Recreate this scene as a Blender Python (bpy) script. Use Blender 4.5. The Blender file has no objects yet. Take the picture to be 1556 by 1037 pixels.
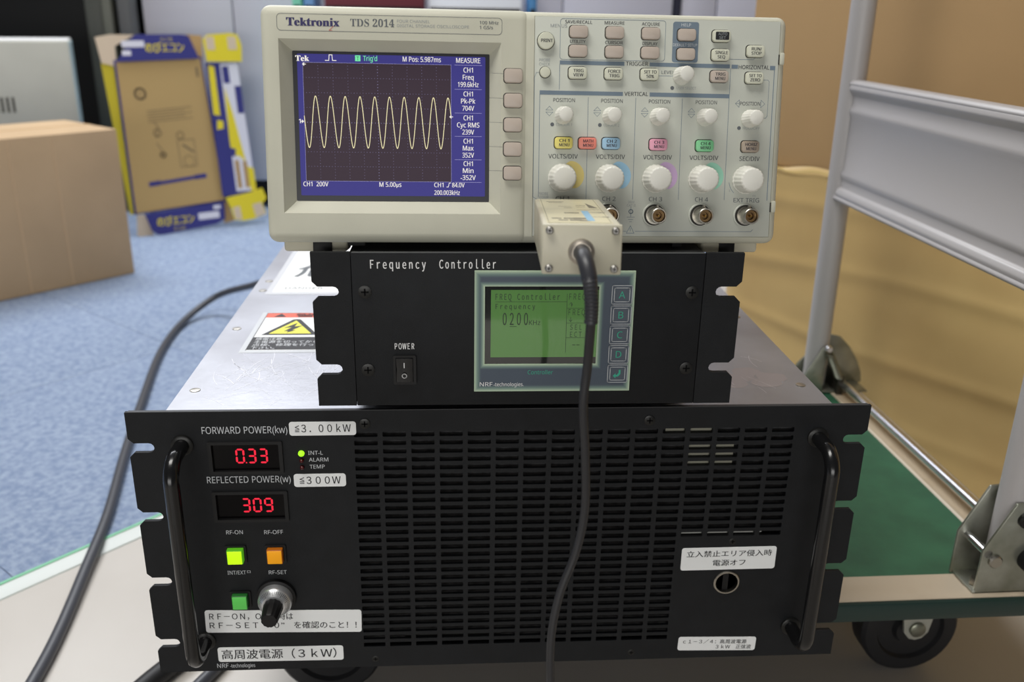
import bpy, bmesh, math, random
from mathutils import Matrix, Vector, Euler
random.seed(7)
sc = bpy.context.scene
COL = sc.collection
R = math.radians
S = 0.001                                   # everything below is written in millimetres

# ------------------------------------------------------------------ camera
cd = bpy.data.cameras.new('camera'); cam = bpy.data.objects.new('camera', cd); COL.objects.link(cam)
cam.location = (-.03306, -.53174, .43935); cam.rotation_euler = (1.22178, -.01607, -.060415)
cd.sensor_width = 36; cd.sensor_fit = 'HORIZONTAL'; cd.lens = 31.956
cd.clip_start = .02; cd.clip_end = 60
cd.dof.use_dof = True; cd.dof.focus_distance = .575; cd.dof.aperture_fstop = 8
sc.camera = cam
# ------------------------------------------------------------------ world, lights, exposure
w = bpy.data.worlds.new('room_light'); sc.world = w; w.use_nodes = True
w.node_tree.nodes['Background'].inputs[0].default_value = (.92, .95, 1, 1)
w.node_tree.nodes['Background'].inputs[1].default_value = .08
def area(name, loc, target, sx, sy, power, color=(1, 1, 1)):
    l = bpy.data.lights.new(name, 'AREA'); l.shape = 'RECTANGLE'; l.size = sx; l.size_y = sy; l.energy = power; l.color = color
    o = bpy.data.objects.new(name, l); COL.objects.link(o); o.location = loc
    o.rotation_euler = (Vector(target) - Vector(loc)).to_track_quat('-Z', 'Y').to_euler(); return o
area('ceiling_lamp', (-1.0, 2.1, 2.2), (-1.0, 2.1, 0), 1.8, .7, 74, (.95, .97, 1))
area('ceiling_lamp', (-.6, -.3, 2.1), (-.6, -.3, 0), 1.3, .6, 36, (1, .975, .93))
area('ceiling_lamp', (.9, 1.9, 2.1), (.9, 1.9, 0), 1.2, .4, 10, (.97, .97, 1))  # small unseen lamp added to brighten the trolley handle and aluminium top
area('front_fill', (-.6, -3.3, .36), (-.1, 0, .3), 2.6, .9, 38, (1, .985, .96))  # unseen frontal fill, added low to brighten upright faces more than the floor
sc.view_settings.view_transform = 'Standard'; sc.view_settings.look = 'None'
sc.view_settings.exposure = 0; sc.view_settings.gamma = 1; sc.view_settings.use_curve_mapping = False

# ------------------------------------------------------------------ materials
def lin(c):
    return tuple(((v / 255) / 12.92 if v / 255 <= .04045 else ((v / 255 + .055) / 1.055) ** 2.4) for v in c)
MATS = {}
def mat(name, rgb, rough=.5, metal=0, spec=.5, emit=0, noise=0, nscale=200, bump=0, bscale=400, coat=0, rgb2=None, coords='Object', thr=None, stretch=None):
    """rgb in sRGB 0-255; noise mixes towards rgb2 (or a darker tone)"""
    if name in MATS: return MATS[name]
    m = bpy.data.materials.new(name); m.use_nodes = True; nt = m.node_tree; b = nt.nodes['Principled BSDF']
    c = lin(rgb)
    b.inputs['Base Color'].default_value = (*c, 1); b.inputs['Roughness'].default_value = rough
    b.inputs['Metallic'].default_value = metal; b.inputs['Specular IOR Level'].default_value = spec
    b.inputs['Coat Weight'].default_value = coat; b.inputs['Coat Roughness'].default_value = .03
    if emit: b.inputs['Emission Color'].default_value = (*c, 1); b.inputs['Emission Strength'].default_value = emit
    if noise or bump:
        tc = nt.nodes.new('ShaderNodeTexCoord'); src = tc.outputs[coords]
        if stretch:
            mp = nt.nodes.new('ShaderNodeMapping'); mp.inputs['Scale'].default_value = stretch
            nt.links.new(src, mp.inputs[0]); src = mp.outputs[0]
    if noise:
        n = nt.nodes.new('ShaderNodeTexNoise'); n.inputs['Scale'].default_value = nscale; n.inputs['Detail'].default_value = 4
        nt.links.new(src, n.inputs['Vector'])
        r = nt.nodes.new('ShaderNodeValToRGB'); lo, hi = thr or (.35, .65)
        r.color_ramp.elements[0].position = lo; r.color_ramp.elements[1].position = hi
        c2 = lin(rgb2) if rgb2 else tuple(v * (1 - noise) for v in c)
        r.color_ramp.elements[0].color = (*c2, 1); r.color_ramp.elements[1].color = (*c, 1)
        nt.links.new(n.outputs[0], r.inputs[0]); nt.links.new(r.outputs[0], b.inputs['Base Color'])
    if bump:
        n2 = nt.nodes.new('ShaderNodeTexNoise'); n2.inputs['Scale'].default_value = bscale; n2.inputs['Detail'].default_value = 3
        nt.links.new(src, n2.inputs['Vector'])
        bp = nt.nodes.new('ShaderNodeBump'); bp.inputs['Strength'].default_value = bump; bp.inputs['Distance'].default_value = .0005
        nt.links.new(n2.outputs[0], bp.inputs['Height']); nt.links.new(bp.outputs[0], b.inputs['Normal'])
    MATS[name] = m; return m
black_panel = mat('black_painted_panel', (21, 23, 26), .6, spec=.25, noise=.25, nscale=60, bump=.25, bscale=1500)
black_inside = mat('black_cavity', (10, 10, 11), .8, spec=.1)
black_gloss = mat('black_gloss_tube', (17, 17, 18), .22, spec=.5)
black_plastic = mat('black_plastic', (15, 15, 16), .5, spec=.3)
smoke_window = mat('smoked_window', (7, 5, 6), .2, spec=.15)
edge_grey = mat('grey_edge', (80, 82, 84), .5, metal=.4)  # metallic grey for the strip along a panel's top edge
alu = mat('brushed_aluminium', (182, 184, 189), .4, metal=.85, noise=.3, rgb2=(150, 150, 154), nscale=9, bump=.2, bscale=160, thr=(.3, .7))
scratch = mat('bright_scratch', (235, 235, 238), .35, metal=.3)
steel = mat('zinc_steel', (165, 166, 156), .35, metal=.8, noise=.25, rgb2=(120, 122, 108), nscale=25)
chrome = mat('chrome', (215, 215, 218), .18, metal=1)
nickel = mat('nickel', (172, 168, 158), .32, metal=1)
brassy = mat('bronze_core', (120, 95, 62), .4, metal=.7)
dark_screw = mat('black_screw', (38, 38, 37), .35, metal=.6)
white_label = mat('white_label_tape', (240, 242, 242), .4)
ink = mat('black_ink', (24, 24, 28), .6)
print_white = mat('white_print', (205, 208, 212), .6)
cream = mat('warm_grey_plastic', (199, 198, 181), .5, spec=.35, noise=.05, nscale=30, bump=.12, bscale=2500)
face_grey = mat('panel_face_plastic', (194, 197, 187), .55, spec=.3, bump=.08, bscale=2500)
shell_grey = mat('rear_shell_plastic', (200, 196, 178), .55, spec=.3)
knob_mat = mat('pale_knob_plastic', (224, 223, 214), .4)
btn_taupe = mat('taupe_button', (188, 175, 163), .45)
btn_cream = mat('cream_button', (210, 211, 192), .45)
well = mat('button_gap_shade', (42, 40, 36), .7)  # dark colour standing for the shade inside narrow gaps
blue_print = mat('slate_print', (112, 128, 142), .6)
text_grey = mat('grey_print', (92, 97, 102), .6)
text_light = mat('pale_grey_print', (150, 156, 158), .6)
text_dark = mat('dark_grey_print', (48, 50, 56), .6)
navy_print = mat('navy_print', (52, 48, 96), .6)
red_print = mat('red_print', (196, 90, 80), .6)
box_cream = mat('cream_die_cast', (196, 191, 170), .42, noise=.12, rgb2=(172, 160, 138), nscale=40, thr=(.2, .5))
rubber = mat('black_rubber', (30, 30, 32), .5, spec=.4)
cable_grey = mat('charcoal_cable', (62, 64, 70), .42)
kraft = mat('kraft_board', (186, 160, 128), .8, spec=.15, noise=.1, nscale=6, bump=.2, bscale=90)
kraft_dark = mat('kraft_board_brown', (186, 154, 108), .75, spec=.15, noise=.12, nscale=5)
kraft_tan = mat('tan_board', (186, 158, 108), .8, spec=.15)
beige = mat('beige_enamel', (186, 172, 151), .4, noise=.15, nscale=12, rgb2=(165, 148, 124), thr=(.2, .45))
green_deck = mat('green_vinyl_deck', (44, 96, 70), .55, noise=.3, nscale=25, rgb2=(36, 82, 60), bump=.2, bscale=200)
bumper = mat('dark_green_rubber', (24, 48, 44), .45)
grey_enamel = mat('pale_grey_enamel', (168, 165, 165), .4)
locker = mat('lilac_white_steel', (216, 215, 226), .45)
dark_steel = mat('dark_steel', (17, 17, 17), .6)
olive_steel = mat('olive_grey_steel', (104, 106, 96), .5)

def emit_mat(name, rgb, s, base=None, rough=.3, coat=0):
    m = mat(name, rgb, rough, emit=s, coat=coat)
    m.node_tree.nodes['Principled BSDF'].inputs['Specular IOR Level'].default_value = .25
    if base is not None: m.node_tree.nodes['Principled BSDF'].inputs['Base Color'].default_value = (*lin(base), 1)
    return m
seg_red = emit_mat('red_segment', (255, 40, 66), 1.0, (60, 0, 0))
lit_yellow = emit_mat('lit_yellow_green_cap', (205, 250, 20), .85, (120, 160, 10))
lit_rim = emit_mat('lit_green_rim', (110, 210, 40), .35, (60, 130, 20))
orange_cap = emit_mat('orange_cap', (232, 160, 20), .45, (200, 130, 20))
orange_rim = mat('orange_rim', (170, 92, 12), .3)
green_cap = emit_mat('green_cap', (96, 196, 88), .3, (80, 170, 75))
green_rim = mat('green_rim', (40, 110, 45), .3)
led_on = emit_mat('lit_green_led', (170, 255, 40), 1.2, (60, 120, 20))
led_off = mat('dark_red_led', (74, 12, 14), .25)

# ------------------------------------------------------------------ mesh helpers
class MB:
    def __init__(s): s.v = []; s.f = []
    def add(s, vs, fs):
        o = len(s.v); s.v += [tuple(p) for p in vs]; s.f += [tuple(i + o for i in f) for f in fs]; return s
    def box(s, x0, x1, y0, y1, z0, z1, M=None):
        v = [Vector((x, y, z)) for z in (z0, z1) for y in (y0, y1) for x in (x0, x1)]
        if M: v = [M @ p for p in v]
        return s.add(v, [(0, 2, 3, 1), (4, 5, 7, 6), (0, 1, 5, 4), (2, 6, 7, 3), (0, 4, 6, 2), (1, 3, 7, 5)])
    def prism(s, poly, a0, a1, axis='y', M=None):
        """poly: list of 2-D points (x,z for axis y; x,y for axis z; y,z for axis x)"""
        n = len(poly)
        mk = {'y': lambda p, a: Vector((p[0], a, p[1])), 'z': lambda p, a: Vector((p[0], p[1], a)), 'x': lambda p, a: Vector((a, p[0], p[1]))}[axis]
        v = [mk(p, a0) for p in poly] + [mk(p, a1) for p in poly]
        if M: v = [M @ p for p in v]
        return s.add(v, [tuple(range(n)), tuple(range(2 * n - 1, n - 1, -1))] + [(i, i + n, (i + 1) % n + n, (i + 1) % n) for i in range(n)])
    def lathe(s, prof, c=(0, 0, 0), n=32, axis='y', flute=0, nf=24, M=None):
        """prof: (distance along the axis, radius); axis -y points to the viewer"""
        vs = []; 
        for a, r in prof:
            for i in range(n):
                t = 2 * math.pi * i / n; rr = r * (1 - flute * (.5 + .5 * math.cos(nf * t))) if r else 0
                p = {'y': (rr * math.cos(t), -a, rr * math.sin(t)), 'z': (rr * math.cos(t), rr * math.sin(t), a), 'x': (a, rr * math.cos(t), rr * math.sin(t))}[axis]
                p = Vector(p); p = M @ p if M else p + Vector(c); vs.append(p)
        fs = []
        for k in range(len(prof) - 1):
            for i in range(n):
                j = (i + 1) % n; fs.append((k * n + i, k * n + j, (k + 1) * n + j, (k + 1) * n + i))
        fs.append(tuple(range(n))[::-1]); fs.append(tuple(range((len(prof) - 1) * n, len(prof) * n)))
        return s.add(vs, fs)
    def tube(s, pts, r, n=12, caps=True):
        pts = [Vector(p) for p in pts]; rs = r if isinstance(r, (list, tuple)) else [r] * len(pts)
        vs = []; up = None
        for i, p in enumerate(pts):
            t = (pts[min(i + 1, len(pts) - 1)] - pts[max(i - 1, 0)]).normalized()
            if up is None: up = t.orthogonal().normalized()
            up = (up - t * up.dot(t)).normalized(); b = t.cross(up)
            for k in range(n):
                a = 2 * math.pi * k / n; vs.append(p + (up * math.cos(a) + b * math.sin(a)) * rs[i])
        fs = [(i * n + k, i * n + (k + 1) % n, (i + 1) * n + (k + 1) % n, (i + 1) * n + k) for i in range(len(pts) - 1) for k in range(n)]
        if caps: fs += [tuple(range(n))[::-1], tuple(range((len(pts) - 1) * n, len(pts) * n))]
        return s.add(vs, fs)
    def build(s, name, m, parent=None, bevel=0, seg=2, smooth=True, angle=35):
        me = bpy.data.meshes.new(name); me.from_pydata([(x * S, y * S, z * S) for x, y, z in s.v], [], s.f)
        bm = bmesh.new(); bm.from_mesh(me); bmesh.ops.recalc_face_normals(bm, faces=bm.faces)
        if bevel:
            es = [e for e in bm.edges if len(e.link_faces) == 2 and e.calc_face_angle(0) > R(30)]
            bmesh.ops.bevel(bm, geom=es, offset=bevel * S, segments=seg, profile=.5, affect='EDGES', clamp_overlap=True)
        bm.to_mesh(me); bm.free()
        if smooth:
            for p in me.polygons: p.use_smooth = True
            me.set_sharp_from_angle(angle=R(angle))
        me.materials.append(m)
        o = bpy.data.objects.new(name, me); COL.objects.link(o)
        if parent: o.parent = parent
        return o
def smooth_path(pts, k=8):
    """Catmull-Rom through the points"""
    P = [Vector(p) for p in pts]; P = [P[0] * 2 - P[1]] + P + [P[-1] * 2 - P[-2]]; out = []
    for i in range(1, len(P) - 2):
        a, b, c, d = P[i - 1:i + 3]
        for j in range(k):
            t = j / k
            out.append(.5 * ((2 * b) + (c - a) * t + (2 * a - 5 * b + 4 * c - d) * t * t + (3 * b - a - 3 * c + d) * t ** 3))
    return out + [P[-2]]
def thing(name, label, cat, pose=(0, 0, 0, 0, 0, 0), group=None):
    """pose: x, y, z in mm, then rx, ry, rz in radians"""
    o = bpy.data.objects.new(name, None); COL.objects.link(o); o.empty_display_size = .02
    o.location = [v * S for v in pose[:3]]; o.rotation_euler = pose[3:]
    o['label'] = label; o['category'] = cat
    if group: o['group'] = group
    return o
def tag(o, label, cat, group=None):
    o['label'] = label; o['category'] = cat
    if group: o['group'] = group
    return o
def part_label(o, s): o['label'] = s; return o
def struct(o): o['kind'] = 'structure'; return o
def rrect(x0, x1, z0, z1, r, n=4):
    pts = []
    for cx, cz, a0 in ((x1 - r, z1 - r, 0), (x0 + r, z1 - r, 90), (x0 + r, z0 + r, 180), (x1 - r, z0 + r, 270)):
        for i in range(n + 1):
            a = R(a0 + 90 * i / n); pts.append((cx + r * math.cos(a), cz + r * math.sin(a)))
    return pts
def circ(cx, cz, r, n=20): return [(cx + r * math.cos(2 * math.pi * i / n), cz + r * math.sin(2 * math.pi * i / n)) for i in range(n)]
BENCH = bpy.data.scenes.new('workbench')     # a small scene for turning curves into meshes quickly
def bench_mesh(data, *others):
    o = bpy.data.objects.new('tmp', data); BENCH.collection.objects.link(o); vl = BENCH.view_layers[0]; vl.update()
    me = bpy.data.meshes.new_from_object(o.evaluated_get(vl.depsgraph)); bpy.data.objects.remove(o); return me
def mesh_of(o):
    dg = bpy.context.evaluated_depsgraph_get(); return bpy.data.meshes.new_from_object(o.evaluated_get(dg))
def plate(name, outlines, y0, y1, m, parent=None, bevel=0):
    """flat plate in the xz plane with holes: outlines[0] outer, the others holes"""
    cu = bpy.data.curves.new('tmp', 'CURVE'); cu.dimensions = '2D'; cu.fill_mode = 'BOTH'; cu.extrude = (abs(y1 - y0) / 2 - bevel) * S
    if bevel: cu.bevel_depth = bevel * S; cu.offset = -bevel * S; cu.bevel_resolution = 1
    for ol in outlines:
        sp = cu.splines.new('POLY'); sp.points.add(len(ol) - 1)
        for i, (x, z) in enumerate(ol): sp.points[i].co = (x * S, z * S, 0, 1)
        sp.use_cyclic_u = True
    me = bench_mesh(cu); me.name = name
    me.transform(Matrix.Translation((0, (y0 + y1) / 2 * S, 0)) @ Matrix.Rotation(R(90), 4, 'X'))
    me.materials.clear(); me.materials.append(m)
    for p in me.polygons: p.use_smooth = False
    o = bpy.data.objects.new(name, me); COL.objects.link(o); o.parent = parent
    return o
def carve(base, cutter):
    """cut one mesh out of another and keep only the result"""
    bpy.context.view_layer.update()
    md = base.modifiers.new('b', 'BOOLEAN'); md.object = cutter; md.operation = 'DIFFERENCE'; md.solver = 'EXACT'
    bpy.context.view_layer.update()
    me = mesh_of(base); base.modifiers.clear(); old = base.data; base.data = me; bpy.data.objects.remove(cutter)
    for p in me.polygons: p.use_smooth = True
    me.set_sharp_from_angle(angle=R(30))
    return base

# flat print: lettering, lines and patches gathered in one thin sheet of ink
TXT = {}
def SANS(s): return ''.join(chr(0x1D5A0 + ord(c) - 65) if 'A' <= c <= 'Z' else chr(0x1D5BA + ord(c) - 97) if 'a' <= c <= 'z' else chr(0x1D7E2 + ord(c) - 48) if '0' <= c <= '9' else c for c in s)
def FULL(s): return ''.join(chr(0xFF01 + ord(c) - 33) if '!' <= c <= '~' else '\u3000' if c == ' ' else c for c in s)
def glyphs(s, weight=0):
    k = (s, weight)
    if k not in TXT:
        cu = bpy.data.curves.new('t', 'FONT'); cu.body = s; cu.resolution_u = 3; cu.offset = weight
        me = bench_mesh(cu)
        TXT[k] = ([tuple(v.co) for v in me.vertices], [tuple(p.vertices) for p in me.polygons])
        bpy.data.meshes.remove(me)
    return TXT[k]
class Print:
    def __init__(s, y=-.12, to=None): s.v = []; s.f = []; s.g = []; s.y = y; s.to = to or (lambda x, z, y: (x, y, z))
    def poly(s, pts, dy=0):
        o = len(s.v); s.v += [s.to(x, z, s.y + dy) for x, z in pts]; s.f.append(tuple(range(o, o + len(pts)))); return s
    def rect(s, x0, x1, z0, z1, dy=0): return s.poly([(x0, z0), (x1, z0), (x1, z1), (x0, z1)], dy)
    def line(s, pts, w=.35, dy=0):
        for (a, b), (c, d) in zip(pts, pts[1:]):
            L = math.hypot(c - a, d - b) or 1; ux, uz = (c - a) / L * w / 2, (d - b) / L * w / 2
            s.poly([(a - ux + uz, b - uz - ux), (c + ux + uz, d + uz - ux), (c + ux - uz, d + uz + ux), (a - ux - uz, b - uz + ux)], dy)
        return s
    def ring(s, cx, cz, r, w=.35, a0=0, a1=360, n=24, dy=0):
        return s.line([(cx + r * math.cos(R(a0 + (a1 - a0) * i / n)), cz + r * math.sin(R(a0 + (a1 - a0) * i / n))) for i in range(n + 1)], w, dy)
    def text(s, t, x, z, h, w=None, al='l', weight=0, dy=0, fam=None):
        """x,z: baseline start (or centre / end); h: capital height; w: forced width"""
        V, F = glyphs((fam or SANS)(t))
        if not V: return s
        x0 = min(v[0] for v in V); x1 = max(v[0] for v in V); k = h / .70; kx = w / (x1 - x0) if w else k
        W = (x1 - x0) * kx; ox = x - {'l': 0, 'c': W / 2, 'r': W}[al]
        o = len(s.v); f0 = len(s.f)
        for n_, sh in enumerate((0, -1, 1) if weight else (0,)):       # bolder lettering: the glyph laid down three times, a hair apart
            q = len(s.v); s.v += [s.to(ox + (v[0] - x0 + sh * min(weight, .03)) * kx, z + v[1] * k, s.y + dy - .004 * n_) for v in V]; s.f += [tuple(i + q for i in f) for f in F]
        s.g.append((o, len(s.v), f0, len(s.f))); return s
    def build(s, name, m, parent, split=True):
        if split and len(s.g) > 1:                  # every word or line of lettering is a part of its own
            used = set(); me0 = None
            for a, b, c, d in s.g:
                me = bpy.data.meshes.new('lettering'); me.from_pydata([(x * S, y * S, z * S) for x, y, z in s.v[a:b]], [], [tuple(i - a for i in f) for f in s.f[c:d]]); me.materials.append(m)
                o = bpy.data.objects.new('lettering', me); COL.objects.link(o); o.parent = parent; used |= set(range(c, d))
            rest = [f for i, f in enumerate(s.f) if i not in used]
            if not rest: return o
            s.f = rest; keep = sorted({i for f in rest for i in f}); ix = {k: n for n, k in enumerate(keep)}; s.v = [s.v[k] for k in keep]; s.f = [tuple(ix[i] for i in f) for f in rest]; s.g = []
        if 1 < len(s.f) <= 8 and not s.g:           # a few separate printed patches: one part each
            for f in s.f:
                me = bpy.data.meshes.new(name); me.from_pydata([tuple(c * S for c in s.v[i]) for i in f], [], [tuple(range(len(f)))]); me.materials.append(m)
                o = bpy.data.objects.new(name, me); COL.objects.link(o); o.parent = parent
            return o
        me = bpy.data.meshes.new(name); me.from_pydata([(x * S, y * S, z * S) for x, y, z in s.v], [], s.f); me.materials.append(m)
        o = bpy.data.objects.new(name, me); COL.objects.link(o); o.parent = parent
        if len(s.f) > 8 and not (len(s.g) == 1): o['kind'] = 'stuff'
        return o

def screw(name, x, z, y, r, m, parent, h=1.2):
    b = MB().lathe([(0, r), (h * .6, r), (h, r * .75)], (x, y, z), 16).build(name, m, parent)
    k = MB().box(x - r * .55, x + r * .55, y - h - .12, y - h + .3, z - r * .12, z + r * .12).box(x - r * .12, x + r * .12, y - h - .12, y - h + .3, z - r * .55, z + r * .55)
    k.build('cross_slot', black_inside, b); return b

# ================================================================== THE ROOM
F = -142
vinyl = mat('pale_vinyl_floor', (192, 187, 180), .42, noise=.12, nscale=3, coords='Object', rgb2=(180, 174, 166), bump=.05, bscale=60)
fl = MB().box(-3600, 2600, -1200, 2900, F - 40, F).build('floor', vinyl, smooth=False); struct(fl)
# carpet tiles lie on the floor beyond an edging strip that runs at 48 degrees
cang = R(47.6)
carpet = mat('blue_loop_carpet', (154, 168, 190), .95, spec=.1, noise=.5, nscale=120, rgb2=(126, 142, 170), bump=.7, bscale=380, thr=(.35, .65))
carpet.node_tree.nodes['Bump'].inputs['Distance'].default_value = .003
CM = Matrix.Translation((-513, 309, F)) @ Matrix.Rotation(cang, 4, 'Z')     # local x along the strip, y into the carpet
tile = None
for i in range(-3, 5):
    for j in range(0, 6):
        x = 15 + i * 500; y = j * 500
        p = CM @ Vector((x, y, 0))
        if p.x < -3500 or p.y > 2850 or p.y < -1100 or p.x > 1300: continue
        if tile is None:
            tile = MB().box(.3, 499.7, .3, 499.7, 0, 5.5).build('carpet_tile', carpet, fl, bevel=.8, seg=2); o = tile
        else:
            o = tile.copy(); COL.objects.link(o); o.parent = fl
        o.location = p * S; o.rotation_euler = (0, 0, cang)
strip_m = mat('grey_edging', (188, 194, 190), .4); strip_g = mat('green_edging_lip', (120, 190, 150), .5)
st = MB(); st.prism([(0, 0), (-22, 0), (-21, 1.5), (-4, 6), (0, 6)], -1500, 2200, 'x')
o = st.build('trim_1', strip_m); o.matrix_world = Matrix.Translation(Vector((-513, 309, F)) * S) @ Matrix.Rotation(cang, 4, 'Z'); struct(o)
g = MB().box(-1500, 2200, -3.5, 0.5, 5.5, 7).build('edging_lip', strip_g, o)
struct(MB().box(-3600, 2600, 2860, 2900, F, 2300).build('wall_back', mat('white_wall', (214, 216, 226), .8), smooth=False))

# ================================================================== BACKGROUND FURNITURE
def cabinet(name, label, x0, x1, y, z0, z1, seams, m, group=None, depth=420):
    t = thing(name, label, 'cabinet', (x0, y, F, 0, 0, 0), group)
    W = x1 - x0
    MB().box(0, W, 18, depth, z0, z1).build('carcass', m, t, bevel=2)
    MB().box(20, W - 20, 70, depth - 30, 0, z0).build('plinth', dark_steel, t)
    xs = [0] + seams + [W]
    for a, b in zip(xs, xs[1:]):
        d = MB().box(a + 2, b - 2, 0, 17, z0 + 6, z1 - 6).build('door', m, t, bevel=2)
        MB().box(b - 60, b - 48, -14, 2, 700, 820).build('door_handle', steel, d, bevel=3)
    return t
cabinet('steel_cabinet', 'pale lilac-white steel cabinet behind the flattened printed carton', -905, -48, 2240, 86, 1500, [250, 560], locker, 'pale steel cabinets along the back')
cabinet('steel_cabinet', 'pale lilac-white steel cabinet seen just above the middle of the oscilloscope', -40, 602, 2240, 86, 1500, [321], locker, 'pale steel cabinets along the back')
cabinet('steel_cabinet', 'pale lilac-white steel cabinet whose door seam shows left of the large brown carton', 625, 1500, 2240, 86, 1500, [105, 490], locker, 'pale steel cabinets along the back')
dk = thing('dark_cabinet', 'dark open steel cabinet behind the white carton', 'cabinet', (-1950, 2190, F, 0, 0, 0))
MB().box(0, 1020, 380, 400, 60, 1400).build('back_panel', dark_steel, dk)
MB().box(0, 900, 0, 380, 40, 60).box(0, 900, 0, 380, 1400, 1420).build('shelf', dark_steel, dk)
MB().box(0, 20, 0, 400, 0, 1420).build('side_panel', dark_steel, dk)
MB().box(905, 955, 0, 400, 0, 1420).build('side_panel', mat('grey_post', (72, 74, 68), .5), dk, bevel=8, seg=3)
MB().box(958, 986, -20, 30, 0, 1420).build('door_edge', olive_steel, dk, bevel=6, seg=3)
MB().box(1002, 1036, -25, 40, 0, 1420).build('door_edge', mat('grey_door_edge', (96, 97, 98), .5), dk, bevel=5, seg=3)

def carton(name, label, pose, w, d, h, m, tape=None, group=None):
    t = thing(name, label, 'box', pose, group)
    MB().box(0, w, 0, d, 0, h).build('board', m, t, bevel=3, seg=2)
    if tape: MB().box(-.6, w + .6, d / 2 - 25, d / 2 + 25, h - 60, h + .6).build('tape', tape, t)
    return t
ta = R(46.8)
# front-right bottom corner at (-759,1512); the box runs left along the front
kb = thing('kraft_carton', 'plain brown kraft carton on the blue carpet at the left edge', 'box', (-759, 1512, F + 6, 0, 0, ta))
MB().box(-520, 0, 0, 232, 0, 322).build('board', kraft, kb, bevel=3, seg=2)
q = MB()
for x in (-410, -318, -228, -140): q.box(x - .5, x + .5, -.9, .4, 4, 318)
q.build('board_crease', mat('pale_crease', (208, 180, 146), .8), kb)
MB().box(-519, -1, 114, 118, 321.6, 322.7).build('flap_seam', kraft_dark, kb)
wb = thing('white_carton', 'pale grey-white carton with a slotted vent, behind the kraft carton', 'box', (-1020, 1990, F + 6, 0, 0, R(19)))
white_board = mat('white_board', (190, 190, 180), .6, noise=.08, nscale=8)
MB().box(-620, 0, 0, 180, 0, 483).build('board', white_board, wb, bevel=4, seg=2)
MB().box(-618, -2, 4, 176, 483, 486).build('lid_edge', mat('white_rim', (224, 224, 224), .5), wb, bevel=1)
MB().box(-1.5, .8, -.8, 178, 2, 480).build('corner_edge', mat('pale_blue_edge', (186, 208, 214), .5), wb)
q = MB()
for i in range(14): q.box(-146 - i * 13 - 6, -146 - i * 13, -1.2, .6, 308, 346)
q.build('vent_slots', mat('dark_vent', (70, 68, 62), .7), wb)

# things standing behind the oscilloscope, only their tops show
def stub(name, label, cat, x0, x1, y0, y1, h, m):
    t = thing(name, label, cat, ((x0 + x1) / 2, (y0 + y1) / 2, F + 6, 0, 0, 0)); w = (x1 - x0) / 2; d = (y1 - y0) / 2
    MB().box(-w, w, -d, d, 0, h).build('body', m, t, bevel=5, seg=3); MB().box(-w + 4, w - 4, -d - 3, -d, h - 90, h - 60).build('grip', black_plastic, t, bevel=2); return t
stub('storage_box', 'dark red storage box whose top shows above the maker name of the oscilloscope', 'box', -374, -112, 2060, 2200, 640, mat('maroon_cloth', (104, 40, 50), .8))
stub('file_box', 'mint green file box, a sliver left of the dark red storage box', 'box', -462, -436, 2080, 2200, 640, mat('mint', (120, 205, 175), .5))
stub('file_box', 'blue file box between the mint green one and the dark red storage box', 'box', -432, -402, 2080, 2200, 640, mat('sky_blue', (104, 150, 200), .5))
stub('paper_box', 'bright white paper box right of the dark red storage box', 'box', -100, 152, 2080, 2210, 640, mat('bright_white', (236, 240, 246), .5))
stub('file_box', 'deep blue file box right of the bright white paper box', 'box', 170, 192, 2080, 2200, 640, mat('deep_blue', (70, 130, 180), .5))
# dark strip standing in for the shaded gap between the cabinets
MBd = MB().box(-10, 10, 0, 380, 0, 1500).build('gap_shade_strip', mat('gap_shade_navy', (40, 42, 60), .5)); MBd.location = (.6135, 2.236, F * S)
tag(MBd, 'narrow dark navy strip added for the shaded gap between two pale steel cabinets', 'strip')

# ---------------- flattened printed carton leaning on the cabinet
pc = thing('printed_carton', 'flattened blue and yellow printed carton with tan panel leaning on the cabinet', 'box', (-852, 1866, F + 6, R(-8), 0, R(34)))
navy = mat('carton_navy', (52, 54, 128), .6); yel = mat('carton_yellow', (232, 214, 48), .6); yel_d = mat('carton_dull_yellow', (196, 180, 40), .6)
pale = mat('carton_pale_inside', (214, 196, 172), .7); c_white = mat('carton_white', (224, 224, 236), .6); c_ink = mat('carton_ink', (120, 104, 78), .7)
def bd(name, poly, y, m, th=3): return MB().prism(poly, y, y + th, 'y').build(name, m, pc)
tan = bd('tan_panel', [(-7, 61), (231, 72), (218, 447), (4, 441)], 0, kraft_tan)
bd('panel_border', [(-12, 58), (236, 66), (223, 452), (-1, 446)], 2, navy)
top = bd('top_flap', [(5, 441), (214, 446), (194, 503), (178, 507), (62, 507), (50, 500)], -6, navy)
bot = bd('bottom_flap', [(12, 58), (226, 66), (222, 20), (196, 9), (40, -2), (24, 12)], -6, navy)
side = bd('side_panel', [(222, 82), (320, 79), (313, 434), (226, 434)], -14, navy)
bd('top_corner_flap', [(230, 437), (325, 435), (330, 478), (322, 505), (300, 509), (240, 505), (226, 492)], -18, yel)
bd('bottom_corner_flap', [(228, 78), (300, 86), (335, 94), (344, 66), (330, 52), (338, 22), (300, 12), (270, 10), (244, 16), (240, 44)], -18, yel)
bd('left_panel', [(-21, 59), (-10, 59), (3, 441), (-31, 439)], 6, yel_d)
bd('left_flap', [(-36, 502), (-30, 440), (5, 430), (8, 480), (60, 507), (0, 508)], 4, pale)
bd('lower_left_flap', [(-13, 3), (-6, 58), (16, 56), (30, -6), (4, -4)], 2, pale)
bd('inner_wall', [(196, 447), (226, 440), (232, 505), (190, 508)], 4, kraft_dark)
bd('inner_wall', [(222, 8), (252, 12), (236, 78), (224, 70)], 4, kraft_dark)
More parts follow.
